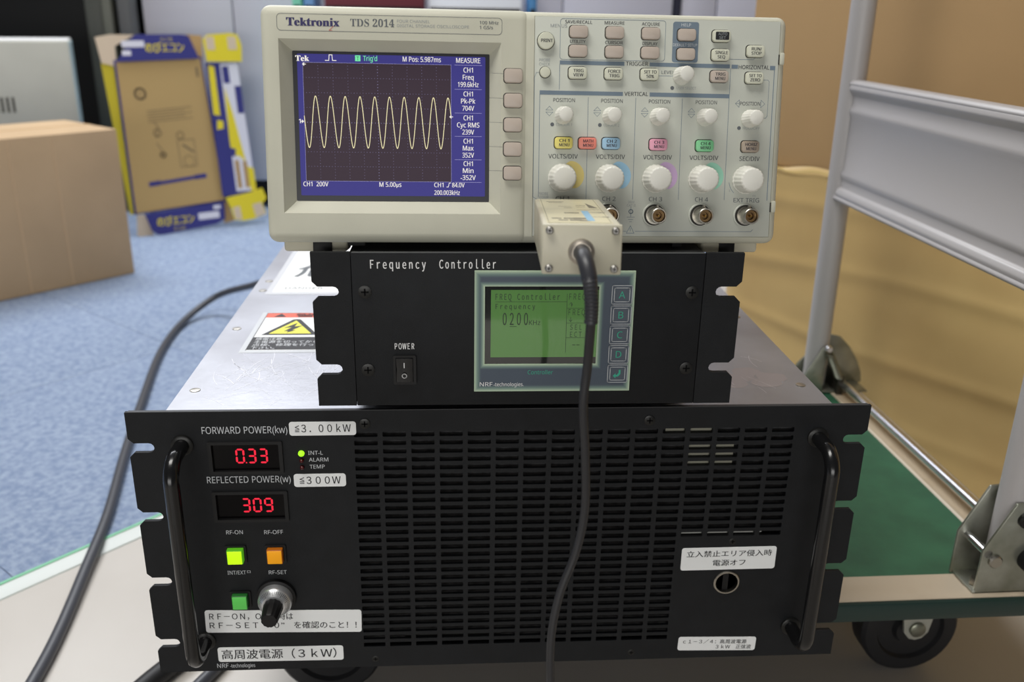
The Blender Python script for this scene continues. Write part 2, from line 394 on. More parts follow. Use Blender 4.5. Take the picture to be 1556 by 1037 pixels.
p = Print(-18.3); p.rect(234, 256, 466, 500).rect(292, 316, 466, 500).poly([(246, 18), (266, 14), (264, 52), (244, 50)]).poly([(306, 16), (336, 22), (326, 56), (300, 52)]); p.build('glue_tabs', pale, pc)
p = Print(-6.3); p.rect(22, 78, 476, 492).rect(20, 42, 456, 468).rect(150, 208, 26, 44).rect(194, 214, 50, 60); p.build('white_patches', c_white, pc)
p = Print(-6.4); p.text('のびエコン', 80, 464, 20, 98, weight=.03).text('ミニカ', 120, 490, 9, 30); p.text('のびエコン', 40, 22, 20, 98, weight=.03).text('ミニカ', 80, 6, 9, 30); p.build('yellow_lettering', yel, pc)
p = Print(-14.3); p.poly([(262, 92), (318, 90), (313, 432), (264, 430)]); p.build('white_field', c_white, pc)
p = Print(-14.6); p.poly([(268, 372), (282, 300), (300, 170), (284, 186), (262, 190), (262, 240)]).poly([(296, 160), (319, 150), (319, 90), (304, 90)]); p.poly([(232, 260), (250, 262), (252, 282), (236, 286)]).poly([(228, 300), (246, 296), (248, 424), (232, 428)]); p.build('yellow_field', yel, pc)
p = Print(-14.8); p.rect(296, 314, 300, 372).rect(268, 286, 380, 424).poly([(252, 190), (272, 186), (276, 206), (256, 212)]); p.build('navy_field', navy, pc)
p = Print(-14.9); p.rect(268, 280, 100, 176).rect(290, 302, 100, 172); p.build('tan_blocks', kraft_dark, pc)
p = Print(-.3); p.ring(50, 362, 13, 5).text('R', 50, 357, 9, al='c')
for k in range(5): p.line([(60, 318 - k * 7), (176 - (k % 2) * 20, 324 - k * 7)], 1.6)
p.ring(78, 262, 9, 2.4).ring(84, 205, 6, 4).line([(74, 290), (82, 276), (74, 250)], 2).line([(72, 236), (84, 216)], 2)
p.line([(126, 240), (170, 240), (170, 170), (126, 170), (126, 240)], 1.6).line([(140, 226), (164, 208)], 5).ring(136, 252, 9, 2.2).ring(150, 184, 14, 1.6)
p.rect(202, 208, 400, 424); p.g = []; o = p.build('faint_drawing', c_ink, pc); o['kind'] = 'stuff'
p = Print(-.4); p.poly([(36, 126), (66, 128), (66, 140), (36, 138)]).poly([(158, 134), (190, 136), (190, 148), (158, 146)]).line([(66, 133), (158, 140)], 9); p.build('navy_bar', navy, pc)

# ---------------- the large cartons behind the trolley on the right
dv = Vector((-.54, .84, 0)).normalized(); ang = math.atan2(dv.y, dv.x)
big_pose = (690, 300, F, 0, 0, ang)          # local x runs away to the left, local -y... outward is +y rotated; front face at y = 0
lc = thing('tall_carton', 'tall plain brown carton rising out of frame behind the trolley handle', 'box', (690, 300, F + 382, 0, 0, ang))
carton_brown = mat('brown_board', (188, 155, 112), .75, spec=.15, noise=.1, nscale=4)  # one even brown with slight random mottling
MB().box(-560, 571, -480, 0, 0, 760).build('board', carton_brown, lc, bevel=4)
MB().box(-559, 570, -.6, .8, 330, 332).build('flap_seam', kraft_dark, lc)
wc = thing('wrapped_carton', 'creased kraft carton under clear yellowish film, below the tall plain carton', 'box', (690, 300, F, 0, 0, ang))
film = mat('wrapped_kraft', (212, 184, 126), .45, spec=.3, noise=.2, nscale=5, rgb2=(196, 166, 112))
v = []; fs = []; nx, nz = 130, 70
def crease(x, z):
    h = 0
    for zc, k, a in ((338, .02, 1.6), (262, -.03, 2.2), (158, .03, 2.4), (78, -.02, 1.2)):
        d = z - (zc + k * (x - 200) + 5 * math.sin(x * .011 + zc)); h += a * math.exp(-(d / 8) ** 2) - a * .5 * math.exp(-((d + 20) / 16) ** 2)
    return h + 1.0 * math.sin(x * .009 + z * .012) + .5 * math.sin(x * .031 - z * .02)
for j in range(nz + 1):
    for i in range(nx + 1):
        x = -560 + 1131 * i / nx; z = 386 * j / nz + (3.5 * math.sin(x * .02) + 2 * math.sin(x * .06) if j == nz else 0)
        e = min(1, (571 - x) / 14, (x + 560) / 14); e2 = 1 if j < nz else .2
        v.append((x, 7 * e * e2 + crease(x, z) * e * e2, z))
for j in range(nz):
    for i in range(nx): a = j * (nx + 1) + i; fs.append((a, a + 1, a + nx + 2, a + nx + 1))
mb = MB(); mb.add(v, fs); mb.box(-560, 571, -480, -.5, 0, 381); mb.build('film_wrap', film, wc, angle=60)
mb = MB(); mb.tube(smooth_path([(571, 8, 366), (520, 12, 384), (470, 11, 380), (430, 12, 386), (380, 10, 382), (300, 11, 385)], 6), 1.0, 8); mb.build('film_edge', mat('clear_film_edge', (214, 190, 124), .2, spec=.7), wc)

# ================================================================== PLATFORM TROLLEY
TP = (478, 66, 0, 0, 0, R(.9))
tr = thing('platform_trolley', 'green-decked platform trolley with folding pale grey handle under the equipment', 'trolley', TP)
rim_prof = [(0, -3), (0, -1.2), (-3, 0), (-13, 0), (-17, -.9), (-28, -.9), (-31, 0), (-33, -1.5), (-33, -3)]
TLn, TD = 684, 484
MB().box(-TLn + 38, -38, 31, TD - 31, -4, -1.6).build('deck_mat', green_deck, tr)
MB().prism([(-y, z) for y, z in rim_prof], -TLn, 0, 'x').build('deck_rim', beige, tr); MB().prism([(TD + y, z) for y, z in rim_prof], -TLn, 0, 'x').build('deck_rim', beige, tr)
wide = [(x * 1.2, z) for x, z in rim_prof]
MB().prism(wide, 33, TD - 33, 'y').build('deck_rim', beige, tr)
MB().prism([(-TLn - x, z) for x, z in wide], 33, TD - 33, 'y').build('deck_rim', beige, tr)
MB().box(-TLn + 2, -2, 2, TD - 2, -20, -3).build('deck_frame', mat('deck_underside', (66, 66, 62), .6), tr)  # frame coloured dark grey to deepen the shade under the deck
MB().prism([(0, -2), (-3, -3), (-4, -8), (-4, -14), (-3, -19), (0, -20), (2, -20), (2, -2)], -TLn - 2, 4, 'x').build('bumper', bumper, tr, bevel=.8)
MB().prism([(0, -2), (3, -3), (4, -8), (4, -14), (3, -19), (0, -20), (-2, -20), (-2, -2)], -2, TD + 2, 'y').build('bumper', bumper, tr, bevel=.8)
def caster(x, y):
    c = MB().lathe([(-13, 30), (-13, 43), (-10, 46), (10, 46), (13, 43), (13, 32), (9, 30), (9, 16), (14, 14), (14, 4)], (x, y, -96), 40).build('caster_wheel', rubber, tr)
    f = MB()
    for s_ in (-1, 1):
        f.prism([(x - 22, -24), (x + 22, -24), (x + 12, -88)] + [(x + 12 * math.cos(R(a)), -88 + 12 * math.sin(R(a))) for a in (-20, -60, -90, -120, -160)] + [(x - 12, -88)], y + s_ * 20 - 1.5, y + s_ * 20 + 1.5, 'y')
    f.box(x - 26, x + 26, y - 24, y + 24, -24, -20.2)
    f.build('caster_fork', grey_enamel if False else mat('light_fork', (170, 170, 160), .45, metal=.3), c)
    MB().lathe([(0, 7.5), (2.5, 7.5), (3.5, 6)], (x, y - 21.5, -88), 16).build('axle_bolt', steel, c)
for x in (-89, -622):
    for y in (94, 400): caster(x, y)
# handle frame: two posts joined at the top (above the frame), a pressed panel between
pl, pr_ = 432, 19; HX = -60
path = [(HX - 3, pr_, 6), (HX - 3, pr_, 700)] + [(HX, pr_ + 60 - 60 * math.cos(R(a)), 700 + 60 * math.sin(R(a))) for a in (20, 45, 70, 90)] + \
       [(HX, pl - 60 + 60 * math.sin(R(a)), 700 + 60 * math.cos(R(a))) for a in (0, 20, 45, 70, 90)] + [(HX + 3, pl, 6)]
MB().tube(path, 13.6, 20).build('handle_tube', grey_enamel, tr)
prof = [(-20, 228), (-33, 228), (-38, 231), (-39, 236), (-37, 241), (-34, 243), (-33.5, 252), (-35.4, 256), (-35.4, 261), (-33.5, 265), (-33.5, 328), (-35.4, 332), (-35.4, 337), (-33.5, 341), (-33.5, 352), (-36, 355), (-39, 360), (-38, 365), (-33, 368), (-20, 368), (-20, 365), (-31, 364), (-31, 232), (-20, 231)]
HP = lambda q_: [(x + HX + 31, 241 + (z - 228) * .929) for x, z in q_]
MB().prism(HP(prof), pr_ + 8, pl - 12, 'y').build('handle_panel', grey_enamel, tr, bevel=1, seg=2)
MB().prism(HP([(-39, 366), (-36, 370), (-28, 371), (-22, 368), (-22, 362), (-36, 362)]), pr_ + 8, pl - 9, 'y').build('panel_rail', grey_enamel, tr, bevel=1.5, seg=3)
MB().prism(HP([(-40, 229), (-37, 226), (-28, 225), (-22, 228), (-22, 234), (-36, 236)]), pr_ + 8, pl - 9, 'y').build('panel_rail', grey_enamel, tr, bevel=1.5, seg=3)
# near hinge bracket: two plates with the post between them
nb = MB()
for y, dx in ((3, 0), (33, -4)): nb.prism([(-92 + dx, 0), (-92 + dx, 40), (-72 + dx, 82), (-10, 88), (6, 60), (6, 0)], y, y + 2.5, 'y')
nb.box(-94, 6, 3, 35.5, 0, 2.5); nb.build('hinge_bracket', steel, tr, bevel=.8)
MB().lathe([(0, 3.6), (32, 3.6)], (-87, 35, 37), 14).build('hinge_pin', chrome, tr)
MB().lathe([(0, 5.6), (2.6, 5.6), (3.6, 4.6)], (-81, 3, 31), 20).build('hinge_bolt', nickel, tr)
MB().lathe([(0, 6.4), (3, 6.4), (4, 5.4)], (-63, 3, 68), 20).build('hinge_bolt', dark_screw, tr)
MB().lathe([(0, 10), (9, 10), (11, 8)], (-52, 3, 32), 24).build('lock_knob', black_plastic, tr)
MB().lathe([(0, 5.6), (4, 5.6), (6, 4.6), (6, 2)], (-86, 12, 2.5), 6, 'z').build('mounting_nut', nickel, tr)
# far hinge bracket: rounded plate behind the post, spring, release rod
fb = MB()
fb.prism([(-84, 0), (-74, 26), (-56, 46), (-44, 60), (-34, 65), (-22, 62), (-8, 48), (4, 30), (11, 14), (13, 0)], 447, 450, 'y')
fb.prism([(-84, 0), (-78, 22), (-58, 60), (-52, 60), (-52, 0)], 414, 416.5, 'y'); fb.box(-84, 6, 414, 449, 0, 2.5)
fb.build('hinge_bracket', steel, tr, bevel=.6)
sp = [(-50 + 4.5 * math.cos(i * .62) + i * .15, 410 + 4.5 * math.sin(i * .62), 53 - i * .31) for i in range(104)]
MB().tube(sp, 1.2, 6).build('tension_spring', steel, tr)
MB().lathe([(0, 4.2), (6, 4.2), (8, 3.2)], (-52, 416, 59), 16).build('hinge_bolt', chrome, tr)
MB().tube([(-30, 416, 15), (-29, 300, 15), (-28, 40, 15)], 5, 16).build('release_rod', chrome, tr)
MB().box(-36, -28, 408, 446, -1, 24).build('rod_lever', mat('dark_steel_lever', (60, 58, 52), .4, metal=.6), tr, bevel=1)

# ================================================================== RF POWER SUPPLY
ps = thing('rf_power_supply', 'large black-fronted rack power supply with aluminium top at the bottom of the stack', 'power supply', (0, 0, 0, 0, 0, 0))
def ear_outline(w, h, slots, depth=11, hw=3.3, ch=3.2, r=1.5):
    """rack panel outline: round-ended notches in both ends"""
    pts = [(-w, 0), (w, 0)]
    for z in sorted(slots):
        pts += [(w, z - hw - ch), (w - ch, z - hw)] + [(w - depth + hw * math.cos(R(a)) , z + hw * math.sin(R(a))) for a in (-90, -120, -150, 180, 150, 120, 90)] + [(w - ch, z + hw), (w, z + hw + ch)]
    pts += [(w, h), (-w, h)]
    for z in sorted(slots, reverse=True):
        pts += [(-w, z + hw + ch), (-w + ch, z + hw)] + [(-w + depth - hw * math.cos(R(a)), z + hw * math.sin(R(a))) for a in (90, 120, 150, 180, -150, -120, -90)] + [(-w + ch, z - hw), (-w, z - hw - ch)]
    return pts
SL = [24.5, 74.5, 124.5, 174.5]
px0, dxs, zt, dzs = -98.3, 18.23, 183.9, 6.05
slots = []
for r_ in range(28):
    for c_ in range(16 if r_ < 14 else 12):
        x = px0 + c_ * dxs; z = zt - r_ * dzs; slots.append([(x + .5, z), (x, z - .5), (x, z - 3.1), (x + .5, z - 3.6), (x + 14.5, z - 3.6), (x + 15, z - 3.1), (x + 15, z - .5), (x + 14.5, z)])
holes = slots + [circ(155.8, 64.5, 8.2, 28), rrect(-189, -146, 157, 176.5, .5, 1), rrect(-189.5, -145, 121.5, 140.5, .5, 1)]
fp = plate('front_panel', [ear_outline(240, 199, SL, 12.5)] + holes, 0, 2.6, black_panel, ps)
# chassis sheet metal
MB().box(-216.8, 216.8, 3, 480, 195.5, 197).build('top_cover', alu, ps)
MB().box(-216.8, -215.3, 3, 480, 4, 195.5).box(215.3, 216.8, 3, 480, 4, 195.5).build('side_cover', alu, ps)
MB().box(-215, 215, 478, 480, 4, 195.5).box(-215, 215, 3, 478, 4, 5.5).build('rear_cover', alu, ps)
MB().box(-214, 214, 6.5, 9, 6, 195).build('dust_filter', mat('charcoal_filter', (74, 74, 76), .9, noise=.6, nscale=200), ps)
q = MB(); q.box(105, 138, 4.2, 6, 179.5, 186); q.box(118, 152, 4.2, 6, 153.5, 170.6); q.build('inner_board', mat('pale_inner_board', (150, 148, 132), .5), ps)
q = MB(); q.box(118, 178, 3.6, 6, 102, 103.6); q.build('inner_rail', mat('bright_inner_edge', (190, 190, 184), .4, metal=.4), ps)
MB().box(-70, -2, 4.2, 6, 20.5, 24).build('inner_rail', mat('dull_inner_edge', (60, 60, 58), .5, metal=.4), ps)
MB().box(-238, 238, -.15, 2.6, 199, 199.5).build('panel_top_edge', mat('dark_grey_edge', (52, 53, 55), .5, metal=.3), ps)  # slightly paler metallic strip along the panel's top edge
for x, z in ((-91.1, 189.8), (92.9, 190)): part_label(screw('screw', x, z, 0, 3.6, dark_screw, ps, .8), 'black cross-head screw on the top edge')
for x, z in ((-90.6, 6.5), (92, 6.1), (157.2, 97.1)): screw('screw', x, z, .4, 2.6, dark_screw, ps, .6)
for x, y in ((-207, 40), (-207, 165), (-207, 300), (207, 40), (206, 190), (-207, 270)):
    b = MB().lathe([(0, 3.6), (.4, 3.4), (.6, 2)], (x, y, 197), 14, 'z').build('cover_screw', nickel, ps)
# scratches worn into the top cover
q = MB()
def scr(x, y, a, L, w=.4, bend=0):
    pts = []; 
    for i in range(6):
        t = i / 5; pts.append((x + math.cos(a + bend * t) * L * t, y + math.sin(a + bend * t) * L * t))
    for (x0, y0), (x1, y1) in zip(pts, pts[1:]):
        n = Vector((y0 - y1, x1 - x0)).normalized() * w / 2
        q.add([(x0 - n.x, y0 - n.y, 197.08), (x1 - n.x, y1 - n.y, 197.08), (x1 + n.x, y1 + n.y, 197.08), (x0 + n.x, y0 + n.y, 197.08)], [(0, 1, 2, 3)])
rnd = random.Random(3)
for _ in range(46): scr(rnd.uniform(-200, -118), rnd.uniform(12, 106), rnd.choice([rnd.uniform(.7, 1.2), rnd.uniform(2.0, 2.5), rnd.uniform(1.2, 1.7)]), rnd.uniform(12, 50), rnd.uniform(.12, .4), rnd.uniform(-.3, .3))
for _ in range(34): scr(rnd.uniform(135, 200), rnd.uniform(20, 230), rnd.uniform(1.4, 2.7), rnd.uniform(6, 26), rnd.uniform(.15, .4), rnd.uniform(-.5, .5))
sc_ob = part_label(q.build('scratches', scratch, ps, smooth=False), 'bright scratches on the aluminium top'); sc_ob['kind'] = 'stuff'
q = MB()
for i in range(5):
    cx, cy = 160 + i * 8, 45 + (i % 3) * 10; n = 12
    q.add([(cx + (9 + 3 * rnd.random()) * math.cos(k * .5236), cy + (7 + 3 * rnd.random()) * math.sin(k * .5236), 197.04 + i * .004) for k in range(n)], [tuple(range(n))])
part_label(q.build('glue_stain', mat('brown_stain', (170, 163, 162), .48, metal=.8), ps, smooth=False), 'brownish stain near the right front corner')

# handles
for sgn, lab in ((-1, 'black bar handle beside the red displays'), (1, 'black bar handle at the right end of the panel')):
    x = 206.5 * sgn; rr = 13; yb = -29
    pts = [(x, 0, 176.5), (x, yb + rr, 176.5)] + [(x, yb + rr - rr * math.sin(R(a)), 176.5 - rr + rr * math.cos(R(a))) for a in (15, 35, 55, 75, 90)] + \
          [(x, yb + rr - rr * math.cos(R(a)), 26 + rr - rr * math.sin(R(a))) for a in (0, 15, 35, 55, 75, 90)] + [(x, 0, 26)]
    h = part_label(MB().tube(pts, 4.8, 18).build('handle', black_gloss, ps), lab)
    for z in (176.5, 26): MB().lathe([(0, 7), (1.6, 7), (2.2, 6)], (x, 0, z), 20).build('handle_washer', dark_screw, h)

# seven segment displays
def seg7(p, ch, x, z, w, h, t=1.25, sl=.0):
    on = {'0': 'abcdef', '3': 'abgcd', '9': 'abcdfg', '1': 'bc', '.': ''}[ch]; g_ = .25
    def hs(zc): p.poly([(x + t / 2 + g_, zc), (x + t + g_, zc + t / 2), (x + w - t - g_, zc + t / 2), (x + w - t / 2 - g_, zc), (x + w - t - g_, zc - t / 2), (x + t + g_, zc - t / 2)])
    def vs(xc, z0, z1): p.poly([(xc, z0 + g_), (xc - t / 2, z0 + t / 2 + g_), (xc - t / 2, z1 - t / 2 - g_), (xc, z1 - g_), (xc + t / 2, z1 - t / 2 - g_), (xc + t / 2, z0 + t / 2 + g_)])
    a, m_, b = z + h - t / 2, z + h / 2, z + t / 2; L, Rr = x + t / 2, x + w - t / 2
    if 'a' in on: hs(a)
    if 'g' in on: hs(m_)
    if 'd' in on: hs(b)
    if 'f' in on: vs(L, m_, a)
    if 'e' in on: vs(L, b, m_)
    if 'b' in on: vs(Rr, m_, a)
    if 'c' in on: vs(Rr, b, m_)
for x0, x1, z0, z1, digits, dx, dz, lab in ((-191, -144, 155.5, 178.5, '033', -174.2, 162.2, 'smoked window reading 0.33 in red digits'), (-191.5, -143, 120, 142.6, '309', -173.4, 126.2, 'smoked window reading 309 in red digits')):
    d = part_label(MB().box(x0 + 2.4, x1 - 2.4, .8, 3, z0 + 2, z1 - 2).build('display_window', smoke_window, ps), lab)
    fr = plate('display_bezel', [rrect(x0, x1, z0, z1, .8, 2), rrect(x0 + 2.4, x1 - 2.4, z0 + 2, z1 - 2, .3, 1)], -1.6, .9, black_plastic, d)
    p = Print(.7)
    for i, ch in enumerate(digits): seg7(p, ch, dx + i * 7.3, dz, 5.7, 10.6)
    if digits == '033': p.rect(dx + 6.1, dx + 6.9, dz + .1, dz + 1)
    p.build('digits', seg_red, d)
# push buttons
for cx, cz, m1, m2, lab in ((-181.4, 92.8, lit_yellow, lit_rim, 'lit yellow-green square push button under RF-ON'), (-155.3, 92.6, orange_cap, orange_rim, 'orange square push button under RF-OFF'), (-181.2, 57.0, green_cap, green_rim, 'green square push button under INT/EXT')):
    cx += 1.5; cz += 2.3
    b = part_label(MB().box(cx - 5.2, cx + 5.2, -4.8, 2, cz - 5.4, cz + 5.4).build('push_button', m2, ps, bevel=.6), lab)
    MB().box(cx - 4.7, cx + 4.7, -5.4, -4.6, cz - 4.9, cz + 4.9).build('button_cap', m1, b, bevel=.35)
    plate('button_bezel', [rrect(cx - 7, cx + 7, cz - 7, cz + 7, 1, 2), rrect(cx - 5.4, cx + 5.4, cz - 5.6, cz + 5.6, .3, 1)], -1.4, 0, black_plastic, b)
# ten-turn dial
kx, kz = -155.6, 61.5
k = part_label(MB().lathe([(0, 13.3), (3, 13.3), (3.6, 12)], (kx, 0, kz), 40).build('dial', black_plastic, ps), 'turns-counting dial with graduated metal ring and black knob')
MB().lathe([(3.4, 9), (3.6, 11.4), (8, 11.4), (9.5, 10.6), (12.5, 7.6), (12.6, 4)], (kx, 0, kz), 48).build('scale_ring', mat('dial_aluminium', (205, 206, 208), .3, metal=.8), k)
q = MB()
for i in range(50):
    a = 2 * math.pi * i / 50; L = 1.5 if i % 5 else 2.4; M = Matrix.Translation((kx, 0, kz)) @ Matrix.Rotation(a, 4, 'Y')
    q.add([M @ Vector(p) for p in ((-.14, -9.75, 10.5), (.14, -9.75, 10.5), (.14, -9.75 - L * .98, 10.5 - L), (-.14, -9.75 - L * .98, 10.5 - L))], [(0, 1, 2, 3)])
q.build('scale_marks', ink, k)
MB().lathe([(12, 6.4), (13, 6.6), (27, 5.6), (28, 5)], (kx, 0, kz), 48, flute=.07, nf=12).build('knob', black_plastic, k)
# indicator lights
for z, m_, lab in ((169.4, led_on, 'lit green indicator light at INT-L'), (164.3, led_off, 'unlit dark red indicator light at ALARM'), (159.4, led_off, 'unlit dark red indicator light at TEMP')):
    r_ = 2.0 if m_ is led_on else 1.4
    part_label(MB().lathe([(0, r_), (1, r_), (1.8, r_ * .8), (2.3, r_ * .4)], (-132.3, 0, z), 16).build('indicator_light', m_, ps), lab)
# key switch hole
kr = part_label(MB().lathe([(-2, 9.3), (1.2, 9.3), (1.6, 8.9), (1.6, 7.9), (-2, 7.9)], (155.8, 0, 64.5), 36).build('hole_ring', nickel, ps), 'chromed ring around the round hole under the label')
MB().box(147, 165, 3.6, 5, 55, 74).box(153.6, 157.6, 1, 4, 57, 72).build('switch_core', black_plastic, kr)
# printing
p = Print(-.08)
p.text('FORWARD POWER(kw)', -193.6, 183.9, 4.7, 53.5).text('REFLECTED POWER(w)', -193.7, 148.6, 4.6, 53.4)
p.text('INT-L', -128, 168.2, 2.7, 9.4).text('ALARM', -127.8, 163.3, 2.7, 12.4).text('TEMP', -127.6, 158.2, 2.7, 9.6)
p.text('RF-ON', -185, 110.3, 2.9, 10.8).text('RF-OFF', -160.3, 109.9, 2.9, 12.4).text('INT/EXT', -186.9, 79, 2.9, 12.2).text('ロ', -173.9, 80, 1.9, 2.2).text('RF-SET', -159.6, 78.6, 2.9, 12)
p.text('NRF', -200.8, 2.5, 3.5, 7.8).text('-technologies', -191.9, 2.5, 3, 17.2)
p.build('white_lettering', print_white, ps)
# tape labels
def tape_label(poly_args, lab, texts):
    x0, x1, z0, z1, tilt = poly_args
    M = Matrix.Translation((x0, 0, z0)) @ Matrix.Rotation(tilt, 4, 'Y')
    o = MB().prism(rrect(0, x1 - x0, 0, z1 - z0, 1.8), -.28, 0, 'y', M).build('tape_label', white_label, ps)
    part_label(o, lab)
    p = Print(-.36, lambda x, z, y: tuple(M @ Vector((x - x0, y, z - z0))))
    for t in texts: p.text(*t[0], **dict({'weight': .012}, **(t[1] if len(t) > 1 else {})))
    p.build('lettering', ink, o)
tape_label((-138.9, -96.7, 182, 191.6, 0), 'white tape label reading up to 3.00kW', [(('≦3.00kW', -135.2, 184.4, 5.0, 35.2), {'fam': FULL})])
tape_label((-138.3, -104.8, 145, 154.4, 0), 'white tape label reading up to 300W', [(('≦300W', -134.5, 147.2, 5.0, 26.3), {'fam': FULL})])
tape_label((-205.5, -99.3, 32.6, 50.8, .0235), 'wide white two-line tape label about RF-ON and RF-SET', [(('RF-ON,OFF時は', -202.6, 43.6, 4.4, 56.5), {'fam': FULL}), (('RF-SET “0” を確認のこと!!', -202.8, 36.3, 4.4, 100), {'fam': FULL})])
tape_label((-199.4, -112.9, 7.7, 19.8, .0105), 'white tape label reading 高周波電源(3kW)', [(('高周波電源(3kW)', -196.8, 10.6, 6.2, 79), {'fam': FULL})])
tape_label((122.3, 189, 74.6, 92.6, -.004), 'white tape label above the round hole', [(('立入禁止エリア侵入時', 125.9, 85.6, 3.8, 60), {'fam': FULL}), (('電源オフ', 144.8, 78.2, 3.8, 23), {'fam': FULL})])
tape_label((125.5, 182.4, 7.0, 18.6, .0265), 'small white tape label at the lower right of the panel', [(('c1-3／4:高周波電源', 129, 13.2, 2.8, 46.5), {'fam': FULL}), (('3kW 正弦波', 153.4, 8.7, 2.8, 26), {'fam': FULL})])
# warning labels on the top cover
def flat(x0, x1, y0, y1, z, m, name, parent): return MB().box(x0, x1, y0, y1, z, z + .12).build(name, m, parent)
wl = part_label(flat(-194, -100, 110, 206, 197.05, mat('clear_label_edge', (206, 210, 214), .25), 'warning_label', ps), 'high voltage warning label, yellow triangle with lightning bolt')
T = lambda x, z, y: (x, z, 197.2 + y)
p = Print(0, T); p.rect(-190, -104, 115, 204); p.build('white_ground', white_label, wl)
p = Print(.06, T); p.rect(-189.5, -104.5, 192, 203.5); p.build('red_band', mat('red_orange_print', (226, 92, 62), .5), wl)
p = Print(.06, T); p.rect(-189.5, -104.5, 116, 144); p.poly([(-185, 149), (-141, 149), (-160, 187), (-163, 188), (-166, 187)]); p.rect(-190, -189.4, 115, 204).rect(-190, -104, 203.5, 204.2)
p.build('black_field', ink, wl)
p = Print(.12, T); p.poly([(-179.5, 152), (-146.5, 152), (-163, 184)]); p.build('yellow_triangle', mat('yellow_print', (236, 230, 60), .5), wl)
p = Print(.18, T); p.poly([(-161, 178), (-170, 165), (-164, 167), (-169, 157), (-165.5, 158), (-166, 154), (-159.5, 160), (-162.5, 160), (-156, 171), (-162, 169)]); p.poly([(-183, 193.5), (-173, 193.5), (-178, 202)]).text('警 告', -166, 193.5, 7, 40); p.build('black_print', ink, wl)
p = Print(.12, T)
for i, t in enumerate(('感電注意。', '主電源を切ってから、点検', '点検、修理を行って', '下さい。')): p.text(t, -187, 137.6 - i * 6.6, 4.4, (22, 66, 52, 18)[i], weight=.01)
p.build('white_lettering', print_white, wl)
dl = part_label(flat(-203, -90, 258, 460, 197.05, mat('clear_label_edge2', (214, 217, 222), .25), 'danger_label', ps), 'large white danger label behind the warning label')
p = Print(0, T); p.rect(-197.5, -95, 265, 455); p.build('white_ground', white_label, dl)
p = Print(.06, T); p.text('DANGER', -188, 274, 6, 34).text('危険', -186, 318, 34, 76, weight=.02); p.build('grey_lettering', text_grey, dl)
ps_rear = MB().tube(smooth_path([(-120, 480, 100), (-140, 530, 90), (-200, 700, 40), (-314, 975, 0), (-386, 1104, -40), (-421, 1150, -60), (-502, 1217, -100), (-549, 1144, -127), (-545, 984, -129), (-508, 760, -129), (-476, 587, -129), (-445, 435, -130), (-431, 327, -133), (-419, 228, -135.6), (-414, 156, -135.6), (-413, 60, -135.6), (-420, -60, -135.6)], 6), 6.2, 12)
part_label(ps_rear.build('power_cord', cable_grey, ps), 'thick grey cable looping from the rear across the carpet to the lower left')

# second cable lying on the floor under the left end of the panel
c2 = MB().tube(smooth_path([(330, 490, -132), (200, 500, -132), (60, 450, -132), (-120, 350, -132), (-214, 300, -132), (-244, 252, -132), (-268, 214, -132), (-288, 182, -132), (-312, 140, -132), (-338, 80, -132), (-358, 0, -132), (-362, -160, -132), (-330, -420, -132), (-300, -800, -132)], 6), 9.5, 14).build('black_cable', rubber)
tag(c2, 'thick black cable on the pale floor under the lower left corner of the power supply', 'cable')
c3 = MB().tube(smooth_path([(330, 440, -135), (200, 450, -135), (80, 400, -135), (-100, 320, -135), (-186, 280, -135), (-218, 246, -135), (-240, 205, -135), (-258, 160, -135), (-280, 110, -135), (-305, 40, -135), (-318, -100, -135), (-290, -400, -135), (-260, -800, -135)], 6), 6, 12).build('black_cable', cable_grey)
tag(c3, 'thinner dark cable right beside the thick black one on the floor', 'cable')

# ================================================================== FREQUENCY CONTROLLER
fc = thing('frequency_controller', 'small black frequency controller with green screen standing on the power supply', 'controller', (11.95, -5.35, 204.5, 0, 0, -.006))
MB().box(-109, 109, 3.4, 250, 1, 96).build('chassis', mat('black_sheet', (40, 41, 43), .5, noise=.2, nscale=60), fc, bevel=.8)
MB().box(-106.6, 106.6, 0, 3, 0, 98.6).build('front_panel', black_panel, fc, bevel=.35)
MB().box(-106, 106, -.1, 2.5, 98.6, 98.95).build('panel_top_edge', edge_grey, fc)
for x in (-90, 90):
    for y in (25, 220): MB().lathe([(0, 8), (7.4, 9)], (x, y, -7.4), 20, 'z').build('rubber_foot', rubber, fc)
full = ear_outline(130.45, 98.9, [24.5, 74.5], 12.5)
for s_ in (-1, 1):
    ol = [p for p in full if p[0] * s_ > 0]
    if s_ > 0: ol = [(107, 0)] + ol + [(107, 98.9)]
    else: ol = ol[1:] if False else ol
    if s_ < 0:
        # order: (-w,0) comes first, then from (-w,h) downwards
        ol = [(-107, 98.9)] + ol[1:] + [ol[0], (-107, 0)]
    part_label(plate('rack_ear', [ol], 0.2, 3.2, black_panel, fc), 'black notched rack ear at the %s end' % ('left' if s_ < 0 else 'right'))
for x, z in ((-99, 74.6), (-99, 24.2), (99.9, 74.2), (100.2, 24.3)): screw('screw', x, z, -.05, 4.1, dark_screw, fc, .7)
